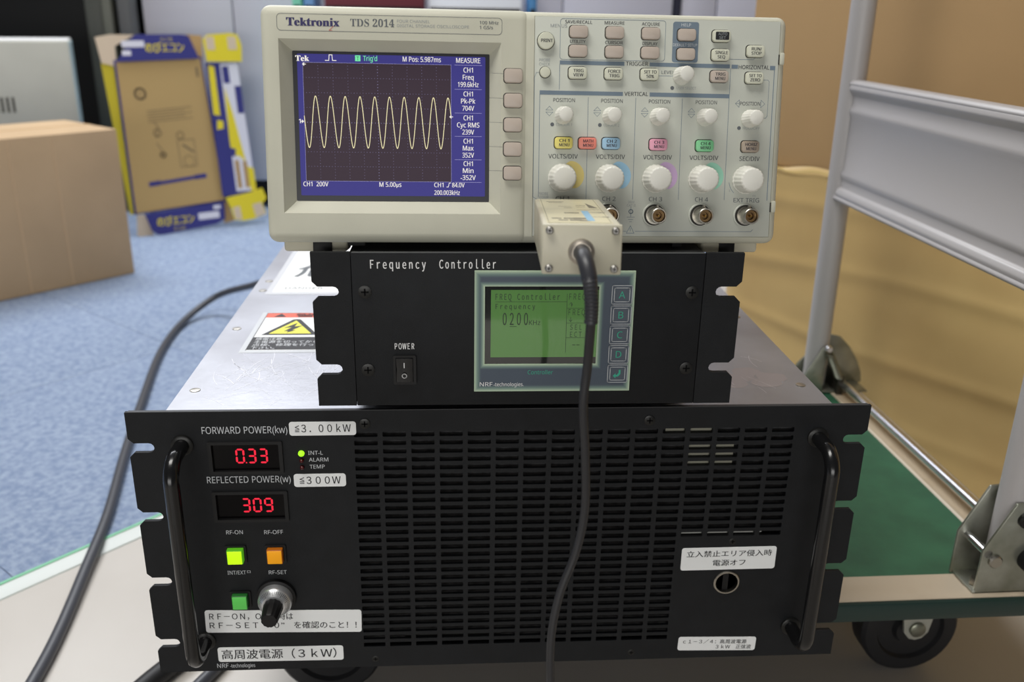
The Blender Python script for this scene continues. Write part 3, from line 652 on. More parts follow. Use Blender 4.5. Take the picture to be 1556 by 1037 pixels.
# rocker switch
rk = part_label(MB().prism([(-2.6, 32.4), (-.6, 24.8), (-2.4, 16.6), (3, 16.6), (3, 32.4)], -81.6, -71.2, 'x').build('rocker_switch', black_gloss, fc, bevel=.3), 'black power rocker switch')
plate('switch_frame', [rrect(-83.3, -69.3, 14.8, 34, .8, 2), rrect(-81.8, -71, 16.4, 32.6, .3, 1)], -1.6, 0, black_plastic, rk)
p = Print(-2.2); p.line([(-76.6, 26.3), (-76.6, 29.2)], .5); p.ring(-76.6, 20.8, 1.35, .5, dy=-.1); p.build('switch_marks', mat('bright_print', (235, 235, 235), .5), rk)
p = Print(-.12)
p.text('Frequency', -95.2, 89.1, 5.1, 32.8, fam=FULL, weight=.03).text('Controller', -54.2, 89.2, 5.1, 33.6, fam=FULL, weight=.03).text('POWER', -82.1, 37.8, 3.7, 11.8, fam=FULL, weight=.03)
p.build('white_lettering', mat('bright_print', (235, 235, 235), .5), fc)
# membrane front of the display
def membrane():
    m = bpy.data.materials.new('slate_membrane'); m.use_nodes = True; nt = m.node_tree; b = nt.nodes['Principled BSDF']; N = nt.nodes.new; L = nt.links.new
    tc = N('ShaderNodeTexCoord'); sx = N('ShaderNodeSeparateXYZ'); L(tc.outputs['Object'], sx.inputs[0])
    def mth(op, a, b_=None):
        n = N('ShaderNodeMath'); n.operation = op
        for i, q_ in enumerate((a, b_)):
            if q_ is None: continue
            if isinstance(q_, (int, float)): n.inputs[i].default_value = q_
            else: L(q_, n.inputs[i])
        return n.outputs[0]
    def boxd(cx, cz, hx, hz):
        ax = mth('SUBTRACT', mth('ABSOLUTE', mth('SUBTRACT', sx.outputs[0], cx * S)), hx * S)
        az = mth('SUBTRACT', mth('ABSOLUTE', mth('SUBTRACT', sx.outputs[2], cz * S)), hz * S)
        return mth('MAXIMUM', ax, az)
    g1 = mth('ADD', mth('DIVIDE', boxd(15.5, 48.8, 48.9, 39.2), 4.6 * S), 1)          # 1 at the outer edge
    g2 = mth('SUBTRACT', 1, mth('DIVIDE', boxd(7.7, 53, 34.8, 25.2), 3.6 * S))        # 1 at the window edge
    g_ = mth('MAXIMUM', g1, g2); r = N('ShaderNodeValToRGB'); L(g_, r.inputs[0])
    r.color_ramp.elements[0].color = (*lin((66, 78, 92)), 1); r.color_ramp.elements[1].color = (*lin((186, 206, 178)), 1)
    e = r.color_ramp.elements.new(.55); e.color = (*lin((112, 138, 130)), 1); e = r.color_ramp.elements.new(.15); e.color = (*lin((70, 84, 96)), 1)
    L(r.outputs[0], b.inputs['Base Color']); b.inputs['Roughness'].default_value = .42; return m
mem = part_label(plate('display_membrane', [[(-33.4, 9.6), (64.6, 9.6), (64.3, 88), (-33.2, 88)], [(-27, 27.8), (42.5, 27.8), (42.5, 78.3), (-27, 78.3)]], -1.0, 0, membrane(), fc), 'slate blue membrane with pale green edges around the green screen')
lcd_m = emit_mat('green_lcd', (110, 160, 86), .2, (78, 116, 64), rough=.08, coat=1)
lf = part_label(MB().box(-27, 42.5, -.35, 0, 27.8, 78.3).build('lcd_window', mat('dark_glass', (34, 36, 34), .08, coat=1), fc), 'dark-edged glass window')
lcd = part_label(MB().box(-23.3, 42.4, -.45, -.3, 32.3, 75.9).build('lcd_screen', lcd_m, lf), 'lit green screen of the controller')
p = Print(-.52)
p.text('FREQ Controller', -20.5, 69.7, 3.6, 39, fam=FULL, weight=.02).text('Frequency', -20.4, 63.8, 3.1, 24, fam=FULL, weight=.02).text('0200', -16, 53.5, 7.4, 15.4, fam=FULL, weight=.02).text('KHz', .1, 53.5, 3, 7)
p.line([(-20.5, 68.4), (22.9, 68.4)], .25).line([(23.1, 73.4), (23.3, 35.4)], .25).line([(-11.6, 52.5), (-7.6, 52.5)], .3)
p.text('FREQ', 24.3, 69.8, 3.6, 10.2, fam=FULL).text('↑', 24.6, 65, 3, 2.2).text('FREQ', 24.2, 59.8, 3.6, 10.2, fam=FULL).text('↓', 24.6, 55.4, 3, 2.2).text('SEL', 25.6, 50.3, 3.2, 7.2, fam=FULL).text('ECT', 25.7, 45.6, 3.2, 7.2, fam=FULL).text('--', 27.3, 39.4, 3, 4.6)
for z in (64.2, 54.7, 45.1): p.line([(23.2, z), (40, z)], .25)
p.build('lcd_print', mat('lcd_ink', (38, 58, 34), .5), lf)
teal = mat('teal_print', (48, 168, 140), .5)
p = Print(-1.1); p.text('Controller', 0, 21, 2.7, 15.8); p.build('teal_lettering', teal, mem)
p = Print(-1.1); p.text('NRF', -29.9, 13.1, 2.7, 8).text('-technologies.', -21.2, 13.1, 2.4, 18.8); p.build('white_lettering', mat('bright_print', (235, 235, 235), .5), mem)
key_m = mat('slate_key', (72, 82, 94), .45)
for i, ch in enumerate('ABCD↵'):
    z1 = 79.2 - i * 12.93; z0 = z1 - 12.2
    kk = part_label(MB().prism(rrect(50.1, 62.9, z0, z1, 1.2), -1.5, -.9, 'y').build('key', key_m, fc), 'slate membrane key marked %s' % (ch if i < 4 else 'with a return arrow'))
    p = Print(-1.62); 
    for a, wd in ((0.2, .4), (1.7, .4)): q_ = rrect(50.1 + a, 62.9 - a, z0 + a, z1 - a, 1); p.line(q_ + [q_[0]], wd)
    p.build('key_outline', mat('silver_print', (190, 194, 198), .5), kk)
    p = Print(-1.62)
    if i < 4: p.text(ch, 56.5, z0 + 3.9, 4.3, al='c')
    else: p.poly([(58.4, z0 + 8.6), (57.2, z0 + 8.6), (57.2, z0 + 6.6), (56, z0 + 5.2), (55.4, z0 + 5.2), (55.4, z0 + 6.4), (53.6, z0 + 4.6), (55.4, z0 + 3), (55.4, z0 + 4.1), (56.8, z0 + 4.1), (58.4, z0 + 5.8)])
    p.build('key_mark', teal, kk)

# ================================================================== OSCILLOSCOPE
os_ = thing('oscilloscope', 'cream four-channel oscilloscope with sine wave on its screen, on top of the stack', 'oscilloscope', (11.176, 7.623, 306, -.169, .006, .017))
OX, OZ, OD = -54.2, 40.55, 553.0
def deep(x, z, d): k = 1 + d / OD; return (OX + (x - OX) * k, OZ + (z - OZ) * k)      # a point seen on the face, carried back d mm
lb = MB().box(-155.35, .6, -1.0, 20, 0, 135.9).build('display_bezel', cream, os_, bevel=6, seg=5)
rb = MB().box(-14, 155.35, 0, 20, 0, 135.6).build('control_bezel', cream, os_, bevel=6, seg=5)
RD = 7.0
a0, a1 = (-145, 17.6), (-16.8, 116.9); b0 = deep(-137.3, 24.9, RD); b1 = deep(-23.8, 110.2, RD)
cut = MB(); fr = [(-145, 17.6), (-16.8, 17.6), (-16.8, 116.9), (-145, 116.9)]; bk = [b0, (b1[0], b0[1]), b1, (b0[0], b1[1])]
ext = 1.5
fx = [(f[0] + (f[0] - b[0]) * ext / (RD + 1), f[1] + (f[1] - b[1]) * ext / (RD + 1)) for f, b in zip(fr, bk)]
cut.add([(x, -1 - ext, z) for x, z in fx] + [(x, RD, z) for x, z in bk], [(0, 1, 2, 3), (7, 6, 5, 4), (0, 4, 5, 1), (1, 5, 6, 2), (2, 6, 7, 3), (3, 7, 4, 0)])
carve(lb, cut.build('cut', cream, os_))
carve(rb, MB().box(2.6, 150.8, -1, 1.0, 4.2, 132.7).build('cut', cream, os_))
cp = MB().box(2.9, 150.5, .25, 3, 4.5, 132.4).build('control_panel', face_grey, os_, bevel=.2)
part_label(cp, 'flat grey control panel with printed legends')
TL = Matrix.Rotation(.169, 4, 'X')          # the base of the case is level, its face leans back
MB().prism([(15, 3), (15, 133), (118, 131), (118, 21)], -149, 149, 'x').build('rear_shell', shell_grey, os_, bevel=6, seg=4)
# feet: tilt bar feet in front, black stripe between
for x0, x1, xb0, xb1 in ((-148, -109.5, -130.5, -119), (111.8, 148, 123, 133)):
    f = MB().box(x0, x1, 12, 34, -6.2, 1).build('front_foot', shell_grey, os_, bevel=2, seg=3)
    MB().box(xb0, xb1, 11, 33, -6.4, .6).build('foot_pad', black_plastic, f, bevel=.5)
MB().box(-109, -99, 10, 60, -4.2, 1.5, TL).box(92, 98, 8, 60, -4.2, 1.5, TL).build('tilt_leg', black_plastic, os_)
for x in (-80, 80): MB().box(x - 16, x + 16, 92, 112, -4.2, 4, TL).build('rear_foot', shell_grey, os_, bevel=1)
# latch tabs on the right edge
for z in (111, 23): MB().box(150.9, 153.8, -.9, 4, z - 3.6, z + 3.6).build('latch_tab', cream, rb, bevel=.8); MB().box(150.2, 150.9, -.1, 2, z - 3.3, z + 2.5).build('latch_slot', well, rb)
# name plate strip
p = Print(-1.08); q_ = rrect(-145.4, -16.5, 121.3, 130.6, 2.2); p.line(q_ + [q_[0]], .25); p.build('name_plate_outline', text_grey, lb)
BS = lambda s: ''.join(chr(0x1D400 + ord(c) - 65) if 'A' <= c <= 'Z' else chr(0x1D41A + ord(c) - 97) if 'a' <= c <= 'z' else chr(0x1D7CE + ord(c) - 48) if c.isdigit() else c for c in s)
p = Print(-1.1); p.text(BS('Tektronix'), -140, 124, 4.6, 29.8, weight=.03); p.build('navy_lettering', navy_print, lb)
p = Print(-1.12); p.line([(-113.6, 124), (-116, 121.8), (-114.4, 121.8)], .3); p.build('red_tick', red_print, lb)
p = Print(-1.1); p.text(BS('TDS 2014'), -103.9, 124.3, 4.2, 25.1); p.text('100 MHz', -29.5, 127.0, 1.75, 10.9, weight=.015).text('1 GS/s', -29.5, 124.3, 1.75, 7.7, weight=.015); p.build('grey_lettering', text_grey, lb)
p = Print(-1.1); p.text('FOUR CHANNEL', -77.2, 126.9, 1.6, 18.9).text('DIGITAL STORAGE OSCILLOSCOPE', -77.2, 124.4, 1.6, 41.5); p.build('pale_lettering', text_light, lb)
# soft-key leader lines and buttons
p = Print(-1.08)
def rbutton(x, z, m, w=11.2, h=7.4, lines=None, col=None, parent=os_, y0=0.2, lab=None, name='push_button', r=2.0):
    b = MB().box(x - w / 2 + .35, x + w / 2 - .1, y0 - 2.4, y0 + .5, z - h / 2 + .25, z + h / 2 - .3)
    o = MB().prism(rrect(x - w / 2 + .35, x + w / 2 - .1, z - h / 2 + .25, z + h / 2 - .4, r - .2), y0 - 2.4, y0 + .5, 'y').build(name, m, parent, bevel=.5, seg=2)
    plate('button_gap_shade', [rrect(x - w / 2 - .15, x + w / 2 + .05, z - h / 2 - .05, z + h / 2 + .1, r)], y0 - .06, y0 + .3, well, o)  # dark plate drawn for the shaded recess round the button
    if lines:
        p_ = Print(y0 - 2.46)
        n = len(lines); hh = 1.75
        for i, t in enumerate(lines):
            wd = {4: 7.2, 5: 7.4, 3: 5.8, 6: 7.4}.get(len(t), 7); p_.text(t, x + .35, z - hh / 2 + (n - 1) * 1.25 - i * 2.5, hh, min(wd, len(t) * 1.5), 'c', weight=.03)
        p_.build('lettering', col or text_dark, o)
    if lab: part_label(o, lab)
    return o
for i, z in enumerate((98.3, 84.2, 70.2, 56.1, 42.05)):
    rbutton(-9.8, z, btn_taupe, 11.2, 8.6, y0=-1.0, lab='taupe soft key %s beside the screen' % ('first from the top', 'second from the top', 'third from the top', 'second from the bottom', 'at the bottom')[i])
    p.line([(-23.6, z + 1.4), (-15.8, z + 1.2)], .18)
p.build('leader_lines', text_grey, lb)
# ---- screen
def sc_(cx, cy): return deep(-131.6 + (cx - 190) / 595 * 85.4, 103.9 - (cy - 258) / 477 * 67.4, RD)
MB().prism(rrect(b0[0] - .1, b1[0] + .1, b0[1] - .1, b1[1] + .1, .6, 2), RD - .35, RD + .2, 'y').build('screen_gasket', mat('black_gasket', (14, 14, 26), .4), lb)
blue_m = emit_mat('blue_screen', (66, 62, 148), .62, (30, 28, 60), rough=.5)
s0 = sc_(168, 795); s1 = sc_(925, 224)
scr_o = part_label(MB().prism(rrect(s0[0], s1[0], s0[1], s1[1], .6, 2), RD - .55, RD - .2, 'y').build('screen', blue_m, os_), 'lit blue display with yellow sine wave and readings')
g0 = sc_(190, 735); g1 = sc_(785, 258)
p = Print(RD - .6); p.rect(g0[0], g1[0], g0[1], g1[1]); p.build('graticule_field', emit_mat('graticule_dark', (66, 50, 64), .55, (30, 24, 28), rough=.5), scr_o)  # brownish reflected haze is put into this emission colour
GW = (g1[0] - g0[0]) / 10; GH = (g1[1] - g0[1]) / 8
p = Print(RD - .66); dot = .11
for i in range(11):
    for k in range(0, 41):
        x = g0[0] + i * GW; z = g0[1] + k * GH / 5
        p.rect(x - dot * (1.9 if i == 5 else 1), x + dot * (1.9 if i == 5 else 1), z - dot, z + dot)
for j in range(9):
    for k in range(0, 51):
        z = g0[1] + j * GH; x = g0[0] + k * GW / 5
        p.rect(x - dot, x + dot, z - dot * (1.9 if j == 4 else 1), z + dot * (1.9 if j == 4 else 1))
p.line([(g0[0], g0[1]), (g1[0], g0[1]), (g1[0], g1[1]), (g0[0], g1[1]), (g0[0], g0[1])], .14)
zm = [sc_(800, y)[1] for y in (258, 355, 451, 546, 642, 736)]; xa, xb = sc_(800, 0)[0], sc_(910, 0)[0]
for z in zm: p.line([(xa, z), (xb, z)], .2)
p.build('graticule_dots', emit_mat('pale_violet_line', (170, 165, 215), .8, (60, 60, 80)), scr_o)
p = Print(RD - .72); pts = []
for i in range(601):
    u = i / 60.0; vv = .03 - 1.74 * math.cos(2 * math.pi * (u - .286)); pts.append((g0[0] + u * GW, g0[1] + (4 + vv) * GH))
p.line(pts, .36); p.build('sine_trace', emit_mat('yellow_trace', (250, 240, 190), .95, (90, 85, 60)), scr_o)
p = Print(RD - .74); HS = 2.6
def st(t, cx, cy, h=20, w=None, al='l', weight=.012):
    x, z = sc_(cx, cy); k = 1.0127 * 85.4 / 595; p.text(t, x, z, h * k, w * k if w else None, al, weight)
st(BS('Tek'), 162, 253, 22, 54, weight=.02); st('M Pos: 5.987ms', 590, 248, 19, 154); st('MEASURE', 806, 249, 19, 98)
x, z = sc_(280, 249); k = .145
p.line([(x, z), (x + 14 * k, z), (x + 16 * k, z + 22 * k), (x + 27 * k, z + 22 * k), (x + 29 * k, z), (x + 43 * k, z)], .4)
for i, (a, b, c_) in enumerate((('CH1', 'Freq', '199.6kHz'), ('CH1', 'Pk-Pk', '704V'), ('CH1', 'Cyc RMS', '239V'), ('CH1', 'Max', '352V'), ('CH1', 'Min', '-352V'))):
    y = (287, 383, 480, 575, 668)[i]
    for j, (t, wd) in enumerate(((a, 38), (b, {4: 44, 5: 58, 7: 92, 3: 44}[len(b)]), (c_, {8: 84, 4: 48, 5: 62}[len(c_)]))): st(t, 855, y + j * 29, 19, wd, 'c')
st('CH1', 178, 757, 18, 36); st('200V', 231, 757, 18, 48); st('M 5.00µs', 488, 757, 18, 90); st('CH1', 714, 757, 18, 38); st('84.0V', 788, 757, 18, 52); st('200.003kHz', 714, 789, 18, 106)
x, z = sc_(766, 756); p.line([(x, z), (x + .9, z), (x + 1.5, z + 2.4), (x + 2.3, z + 2.4)], .35)
st('1', 168, 501, 17, 7)
for cx, cy, d in ((180, 493, 1), (196, 265, -1), (786, 467, -1)):
    x, z = sc_(cx, cy)
    p.poly([(x, z - 1.1), (x, z + 1.1), (x + 1.3 * d, z)] if d > 0 else [(x, z + 1.1), (x, z - 1.1), (x - 1.3, z)]); p.line([(x, z), (x - .8 * d, z)], .4)
p.build('white_readings', emit_mat('warm_white_reading', (245, 240, 232), .9, (90, 88, 84)), scr_o)
p = Print(RD - .74); st("Trig'd", 431, 248, 19, 56); x, z = sc_(399, 250); p.rect(x, x + 3.1, z, z + 3.3); p.build('green_readings', emit_mat('mint_reading', (120, 235, 170), .9, (40, 80, 60)), scr_o)
p = Print(RD - .8); x, z = sc_(410, 247); p.text('T', x, z, 2.2, al='c'); p.build('green_badge_letter', emit_mat('dark_green', (40, 90, 70), .4), scr_o)

# ---- printed legends on the control panel (y = .25)
Y = .2
p = Print(Y)
def outline(x0, x1, z0, z1, r=1.6, wd=.25): q_ = rrect(x0, x1, z0, z1, r); p.line(q_ + [q_[0]], wd)
outline(17.9, 80.7, 108.4, 131.4)
p.line([(17.9, 105.5), (17.9, 91.3)], .3).line([(6.3, 88.2), (6.3, 28)], .3).line([(3, 93), (3, 28), (6.3, 26.2)], .25).line([(3, 93), (3, 98), (4.2, 100.7), (5.6, 100.7)], .22)
for x in (35.4, 64.1, 92.5): p.line([(x, 86.9), (x, 27.0)], .28)
p.line([(121.2, 105), (121.2, 27)], .3).line([(148.2, 104.2), (148.2, 27)], .45)
p.line([(141.6, 98.6), (144.6, 98.6), (145.4, 97.6), (145.3, 77.4), (144.3, 76.2), (141, 76.2)], .25)
p.line([(77.3, 100), (90, 100)], .25).line([(119.7, 110.3), (134.8, 110.3), (136, 111.6)], .25)
p.line([(58, 7.6), (61, 7.6)], .25).line([(66.4, 7.6), (139, 7.6), (140.2, 8.8)], .25)
for cx in (12.2, 41.0, 69.8, 98.4):
    for s_ in (1, -1): p.line([(cx - 2.1, 78.65 + s_ * .6), (cx + 2.1, 78.65 + s_ * .6), (cx, 78.65 + s_ * 2.8), (cx - 2.1, 78.65 + s_ * .6)], .22)
p.line([(127.6, 84.6), (125.2, 84.6 - 0), (127.6, 86.8), (127.6, 82.4), (125.2, 84.6)], .22).line([(141, 86.8), (143.4, 84.6), (141, 82.4), (141, 86.8)], .22)
p.line([(60.9, 6.4), (65.6, 6.4), (63.3, 10.9), (60.9, 6.4)], .3).line([(63.25, 9.3), (63.25, 7.7)], .3)
p.ring(63.3, 19.6, 1.2, .5).line([(63.3, 22.4), (63.3, 16.6)], .28).line([(61, 16.2), (65.6, 16.2)], .25).line([(61.8, 14.8), (64.8, 14.8)], .25).line([(62.6, 13.4), (64, 13.4)], .25)
p.ring(134.9, 39.4, 11.3, .3, 190, 225, 6); p.build('blue_lines', blue_print, cp)
p = Print(Y - .02)
p.poly([(17.9, 107.8), (17.9, 105.5), (56.6, 105.4), (56.6, 107.7)]).poly([(71.8, 107.6), (71.8, 105.3), (120.7, 105), (120.7, 107.3)])
p.poly([(121.7, 107.2), (121.7, 104.9), (125.6, 104.9), (125.6, 107.2)]).poly([(145.4, 106.9), (145.4, 104.5), (148.6, 104.5), (148.6, 106.9)])
p.poly([(6.2, 90.5), (6.2, 88.1), (56.2, 88), (56.2, 90.3)]).poly([(72.4, 90.3), (72.4, 87.9), (121.2, 87.6), (121.2, 90)])
p.poly(rrect(85.1, 100.8, 107.9, 131.1, 1.5)); p.build('slate_bars', blue_print, cp)
p = Print(Y - .04)
p.text('SAVE/RECALL', 20.7, 128.8, 1.75, 16, weight=.012).text('MEASURE', 50, 128.7, 1.75, 11.8, 'c', .012).text('ACQUIRE', 71.7, 128.5, 1.75, 10.8, 'c', .012)
p.text('UTILITY', 28.4, 117.8, 1.75, 9.2, 'c', .012).text('CURSOR', 50, 117.6, 1.75, 10.6, 'c', .012).text('DISPLAY', 71.6, 117.4, 1.75, 9, 'c', .012)
p.text('TRIGGER', 64.2, 105.6, 2.2, 13.4, 'c', .01).text('VERTICAL', 64.3, 88.2, 2.2, 14.4, 'c', .01).text('HORIZONTAL', 135.5, 104.8, 2.2, 18.8, 'c', .01)
for i, x in enumerate((20.9, 49.7, 78.6, 107.3)):
    p.text('VOLTS/DIV', x, 51, 2.5, 17.8, 'c', .004); p.text('POSITION', x, 84, 2.1, 13, 'c', 0)
p.text('SEC/DIV', 135.8, 50.7, 2.5, 12.6, 'c', .004).text('POSITION', 134.3, 83.6, 2.1, 12.6, 'c', 0)
p.build('dark_legends', text_dark, cp)
p = Print(Y - .04)
for i, x in enumerate((20.9, 49.5, 78.3, 107)): p.text('CH %d' % (i + 1), x, 25.9, 2.5, 8.2, 'c', .004)
p.text('EXT TRIG', 135.2, 25.6, 2.5, 16.2, 'c', .004).text('LEVEL', 79.2, 101.2, 1.8, 7.8)
for x, z in ((14.0, 70.9), (42.8, 70.9), (86.0, 93.1), (128.2, 70.2)): p.poly(circ(x, z, 1.15, 14))
p.build('grey_legends', text_grey, cp)
p = Print(Y - .04)
p.text('MENUS', 12.1, 126.4, 1.8, 9.8).text('PROBE', 8.9, 107, 1.6, 6.4, 'c').text('CHECK', 8.9, 104.7, 1.6, 6.4, 'c').text('CURSOR 1', 16.2, 70.1, 1.5, 9.6).text('CURSOR 2', 45, 70.1, 1.5, 9.6).text('USER SELECT', 88.6, 92.4, 1.5, 12).text('HOLDOFF', 130.6, 69.4, 1.5, 10.6)
p.text('PROBE', 6.2, 29.2, 1.6, 6).text('COMP', 7, 27, 1.6, 5.4).text('300V', 63.4, 24.6, 1.4, 4, 'c').text('CAT II', 63.4, 22.6, 1.4, 5.4, 'c').text('s', 123.9, 32, 1.6).text('ns', 139, 29, 1.4)
p.build('pale_legends', text_light, cp)
p = Print(Y - .06); p.text('HELP', 93, 128.5, 1.7, 5.8, 'c').text('DEFAULT SETUP', 92.8, 117.1, 1.6, 14.6, 'c'); p.build('white_legends', mat('pale_print', (214, 218, 220), .5), cp)
# ---- buttons
TA = 'taupe push button '
for x, z, t in ((28.6, 124.1, 'under SAVE/RECALL'), (50, 124, 'under MEASURE'), (71.6, 123.9, 'under ACQUIRE'), (28.4, 113.2, 'under UTILITY'), (50, 113.1, 'under CURSOR'), (71.5, 113, 'under DISPLAY'), (93.2, 123.6, 'under HELP'), (93.1, 112.6, 'under DEFAULT SETUP')):
    rbutton(x, z, btn_taupe, lab=TA + t)
for x, z, m_, L_ in ((28.4, 100.7, btn_cream, ('TRIG', 'VIEW')), (49.9, 100.6, btn_cream, ('FORCE', 'TRIG')), (71.5, 100.6, btn_cream, ('SET TO', '50%')), (114.1, 112.5, btn_cream, ('SINGLE', 'SEQ')), (135.4, 115, btn_cream, ('RUN/', 'STOP')), (114, 100.1, btn_taupe, ('TRIG', 'MENU')), (135.5, 99.6, btn_cream, ('SET TO', 'ZERO'))):
    rbutton(x, z, m_, lines=L_, lab='push button reading ' + ' '.join(L_))
for x, z, c_, L_, nm in ((20.8, 60.2, (232, 218, 120), ('CH 1', 'MENU'), 'yellow'), (35.2, 60.1, (232, 138, 122), ('MATH', 'MENU'), 'salmon red'), (49.5, 60.1, (158, 196, 222), ('CH 2', 'MENU'), 'light blue'), (78.4, 59.8, (232, 164, 186), ('CH 3', 'MENU'), 'pink'), (107, 59.4, (130, 206, 150), ('CH 4', 'MENU'), 'green'), (135.3, 59.2, (164, 150, 134), ('HORIZ', 'MENU'), 'brown-grey')):
    m_ = mat('button_' + nm.replace(' ', '_'), c_, .45)
    rbutton(x, z, m_, lines=L_, lab='%s push button reading %s' % (nm, ' '.join(L_)), col=mat('dark_button_ink', (40, 34, 48), .5))
au = rbutton(114.1, 123.3, btn_cream, lab='push button with black patch reading AUTO SET')
p = Print(-2.28); p.poly(rrect(110.4, 118.6, 121, 125.6, .6)); p.build('black_patch', ink, au)
p = Print(-2.34); p.text('AUTO', 114.6, 123.6, 1.5, 5.4, 'c').text('SET', 114.6, 121.5, 1.5, 4, 'c'); p.build('lettering', text_light, au)
def round_button(x, z, r, lab, t=None):
    o = part_label(MB().lathe([(-1, r), (1.6, r), (2.2, r * .93), (2.4, r * .6)], (x, .2, z), 32).build('round_button', btn_cream, os_), lab)
    plate('button_gap_shade', [circ(x, z, r + .4, 32)], .14, .4, well, o)  # dark disc drawn for the shaded recess round the button
    if t: p_ = Print(-2.3); p_.text(t, x + .4, z - .9, 1.8, 6.8, 'c', .03); p_.build('lettering', text_dark, o)
round_button(9.4, 118.6, 4.9, 'round button reading PRINT', 'PRINT'); round_button(9.2, 100.8, 3.1, 'small round button under PROBE CHECK')
# ---- knobs
def knob(x, z, r, h, lab, nf=18):
    o = part_label(MB().lathe([(0, r * 1.02), (1.2, r * 1.02), (1.4, r * .97), (h - 1.2, r * .86), (h - .3, r * .80), (h, r * .7)], (x, .25, z), nf * 6, flute=.03, nf=nf).build('knob', knob_mat, os_, angle=50), lab)
    return o
for i, x in enumerate((21.0, 49.7, 78.5, 107.2)):
    knob(x - .4, 76.2, 5.2, 13, 'small position knob of channel %d' % (i + 1)); knob(x - .6, 39.5, 8.4, 13, 'large volts knob of channel %d' % (i + 1), 20)
knob(134.6, 75.8, 5.3, 13, 'small horizontal position knob'); knob(134.2, 39.3, 8.5, 13, 'large seconds per division knob', 20); knob(91.5, 100.2, 5.3, 13, 'small trigger level knob')
for i, (x, c_) in enumerate(((21, (220, 202, 126)), (49.7, (156, 198, 224)), (78.5, (200, 170, 208)), (107.2, (152, 208, 184)))):
    p = Print(Y - .02); n = 22; outp = []; inn = []
    for k_ in range(n + 1):
        a = R(78 - 128 * k_ / n); e = math.sin(math.pi * k_ / n) ** .6
        outp.append((x + 1.2 + (8.6 + 3.2 * e) * math.cos(a), 40.2 + (8.8 + 3.0 * e) * math.sin(a))); inn.append((x + (8.2) * math.cos(a), 39.8 + 8.2 * math.sin(a)))
    for k_ in range(n): p.poly([inn[k_], outp[k_], outp[k_ + 1], inn[k_ + 1]])
    p.build('colour_arc', mat('arc_%d' % i, c_, .6), cp)
# ---- BNC sockets
for i, (x, lab) in enumerate(((20.9, 'channel 1 socket behind the cream probe box'), (49.5, 'metal coaxial socket under CH 2'), (78.3, 'metal coaxial socket under CH 3'), (107, 'metal coaxial socket under CH 4'), (135.2, 'metal coaxial socket under EXT TRIG'))):
    z = 17.6; x -= .6
    b = part_label(MB().lathe([(0, 5.6), (3, 5.6), (3, 4.7), (13, 4.7), (13.3, 4.4), (13.3, 3.9), (4, 3.9), (4, 1)], (x, .2, z), 32).build('coaxial_socket', nickel, os_), lab)
    MB().lathe([(0, 7.4), (.5, 7.4), (.9, 7), (.9, 6.2)], (x, .2, z), 32).build('socket_collar', face_grey, b)
    plate('socket_gap_shade', [circ(x, z, 6.4, 28)], -.85, -.4, well, b)  # dark disc drawn for the shaded gap round the socket
    MB().lathe([(3.8, 3.7), (10.6, 3.7), (10.6, 2.2), (8, 2.1)], (x, .2, z), 24).build('insulator', brassy, b)
    MB().lathe([(4, .6), (11.6, .6), (12, .3)], (x, .2, z), 10).build('centre_pin', mat('gold', (200, 160, 80), .3, metal=1), b)
    MB().lathe([(4.5, .9), (6.2, .9)], (0, 0, 0), 10, M=Matrix.Translation((x, -7.8, z)) @ Matrix.Rotation(R(-90), 4, 'X')).build('bayonet_lug', nickel, b)

# ================================================================== PROBE BOX ON CHANNEL 1
pb = thing('probe_box', 'cream metal probe adapter box plugged into channel 1 of the oscilloscope', 'probe adapter', (31.85, -14.0, 325.6, -.0738, 0, -.0464))
PW, PH, PLn = 18.8, 11.85, 100.7
MB().box(-PW, PW, -PLn + 3, 0, -PH, PH).build('case', box_cream, pb, bevel=1.2, seg=3)
MB().box(-PW - .2, PW + .2, -PLn, -PLn + 2.6, -PH - .2, PH + .2).build('end_plate', box_cream, pb, bevel=.8, seg=2)
MB().lathe([(-12, 4.6), (-.5, 7), (0, 7)], (-10.5, 1, -.5), 28).build('socket_plug', nickel, pb)
for x, z in ((-15.6, 9.2), (15.6, 9.2), (-15.6, -9.0), (15.6, -9.0)):
    s_ = MB().lathe([(0, 1.9), (1, 1.9), (1.7, 1.3)], (x, -PLn, z), 18).build('screw', mat('dull_screw_steel', (136, 134, 130), .42, metal=.9), pb)
    MB().box(x - 1, x + 1, -PLn - 1.85, -PLn - 1.5, z - .22, z + .22).box(x - .22, x + .22, -PLn - 1.85, -PLn - 1.5, z - 1, z + 1).build('cross_slot', black_inside, s_)
TT = lambda x, z, y: (x, z, PH + .05 + y)
MB().box(-16.5, 15.2, -PLn + 5, -3, PH, PH + .12).build('rating_plate', mat('aged_cream_label', (214, 206, 172), .35, noise=.25, nscale=40, rgb2=(192, 186, 160)), pb)
p = Print(.1, TT)
p.line([(-15.6, -5), (14.4, -5), (14.4, -PLn + 7), (-15.6, -PLn + 7), (-15.6, -5)], .25)
rq = random.Random(5)
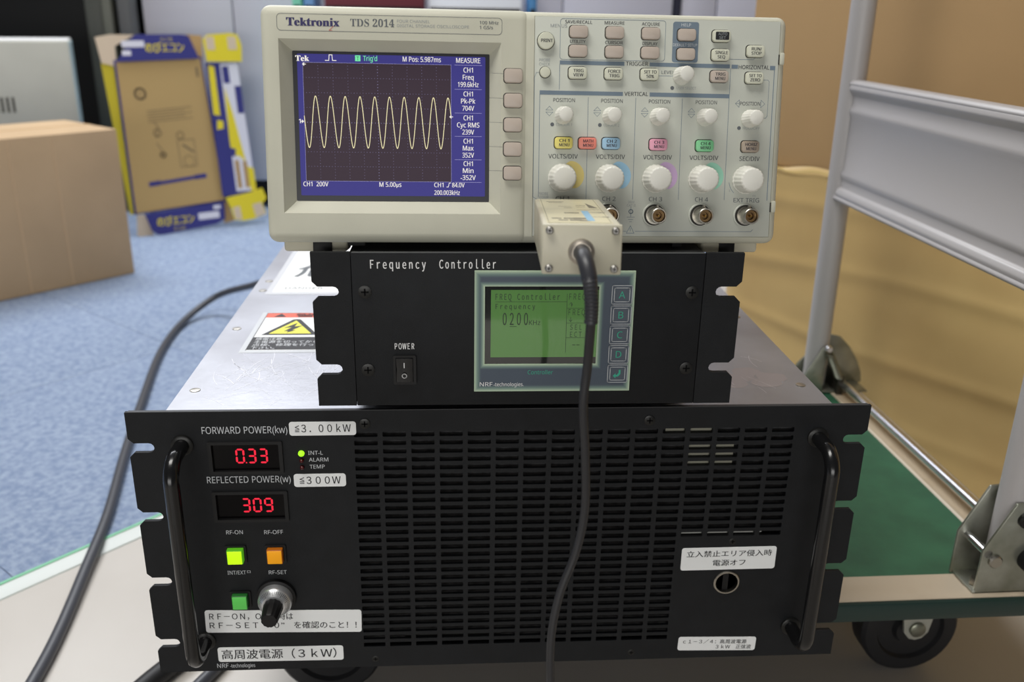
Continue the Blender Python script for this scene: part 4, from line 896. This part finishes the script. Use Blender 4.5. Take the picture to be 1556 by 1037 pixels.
for x0, z0, L, th in ((-12, -14, 8, 1.6), (-11, -18, 6, 1.4), (-7, -34, 6, .8), (-4, -40, 3, 1.2), (3, -30, 4, 1.4), (2.6, -36, 4, 1.0), (2, -48, 6, .8), (-4.5, -60, 2, 3), (-1.8, -60, 2, 3), (-12, -80, 1.8, 3), (-9, -86, 1.8, 3), (-5.6, -80, 1.8, 4), (-3, -86, 1.8, 4), (-.2, -80, 1.8, 5), (1.6, -87, 1.4, 4), (9, -46, 4, 1), (7, -58, 4.6, .9), (12.6, -58, 1.6, 2), (7.6, -74, 5, .9), (13.2, -74, 1.4, 2)):
    p.line([(x0, z0), (x0 + L, z0)], th)
p.poly([(8.2, -20), (13.5, -40), (8.8, -40)])
p.build('plate_lettering', mat('faded_ink', (112, 106, 92), .6), pb)
p = Print(.12, TT); p.poly([(3.2, -52), (6.8, -52), (7.3, -88), (3.6, -88)]); p.build('blue_patch', mat('pale_blue_patch', (140, 180, 205), .6), pb)
cxp, czp = -.3, -1.0
MB().lathe([(0, 6.4), (1.6, 6.2), (2.0, 5.4), (2.6, 4.6)], (cxp, -PLn, czp), 36).build('cable_collar', mat('satin_collar', (176, 168, 156), .42, metal=.9), pb)
L0 = Vector((cxp, -PLn, czp))
boot = [(cxp, -PLn - 2, czp), (cxp + .4, -PLn - 9, czp - .6), (cxp + 1.4, -PLn - 15, czp - 4), (cxp + 2.6, -PLn - 18.6, czp - 10), (cxp + 3.4, -PLn - 19.5, czp - 16), (cxp + 3.9, -PLn - 19, czp - 23), (cxp + 4.0, -PLn - 18, czp - 30)]
bp = smooth_path(boot, 8); nb_ = len(bp)
rs = [4.2 - 1.0 * i / nb_ for i in range(nb_)]
for i in range(int(nb_ * .48), nb_ - 2):
    if (i % 2) == 0: rs[i] *= .9
MB().tube(bp, rs, 16).build('strain_relief', mat('grey_black_boot', (46, 47, 52), .42), pb)
inv = (Matrix.Translation(Vector((31.85, -14.0, 325.6))) @ Euler((-.0738, 0, -.0464)).to_matrix().to_4x4()).inverted()
cp_ = [bp[-2]] + [inv @ Vector(q_) for q_ in ((30.5, -127, 279), (29.5, -126, 258), (32, -124, 229), (33.5, -122, 198), (30, -122, 172), (22, -124, 147), (18, -126, 122), (18, -128, 94), (20, -128, 60), (28, -126, 0), (30, -130, -60), (10, -140, -118), (-40, -160, -139), (-120, -200, -139))]
MB().tube(smooth_path(cp_, 8), 2.3, 14).build('probe_cable', mat('black_pvc', (34, 34, 37), .45), pb)
bpy.data.scenes.remove(BENCH)
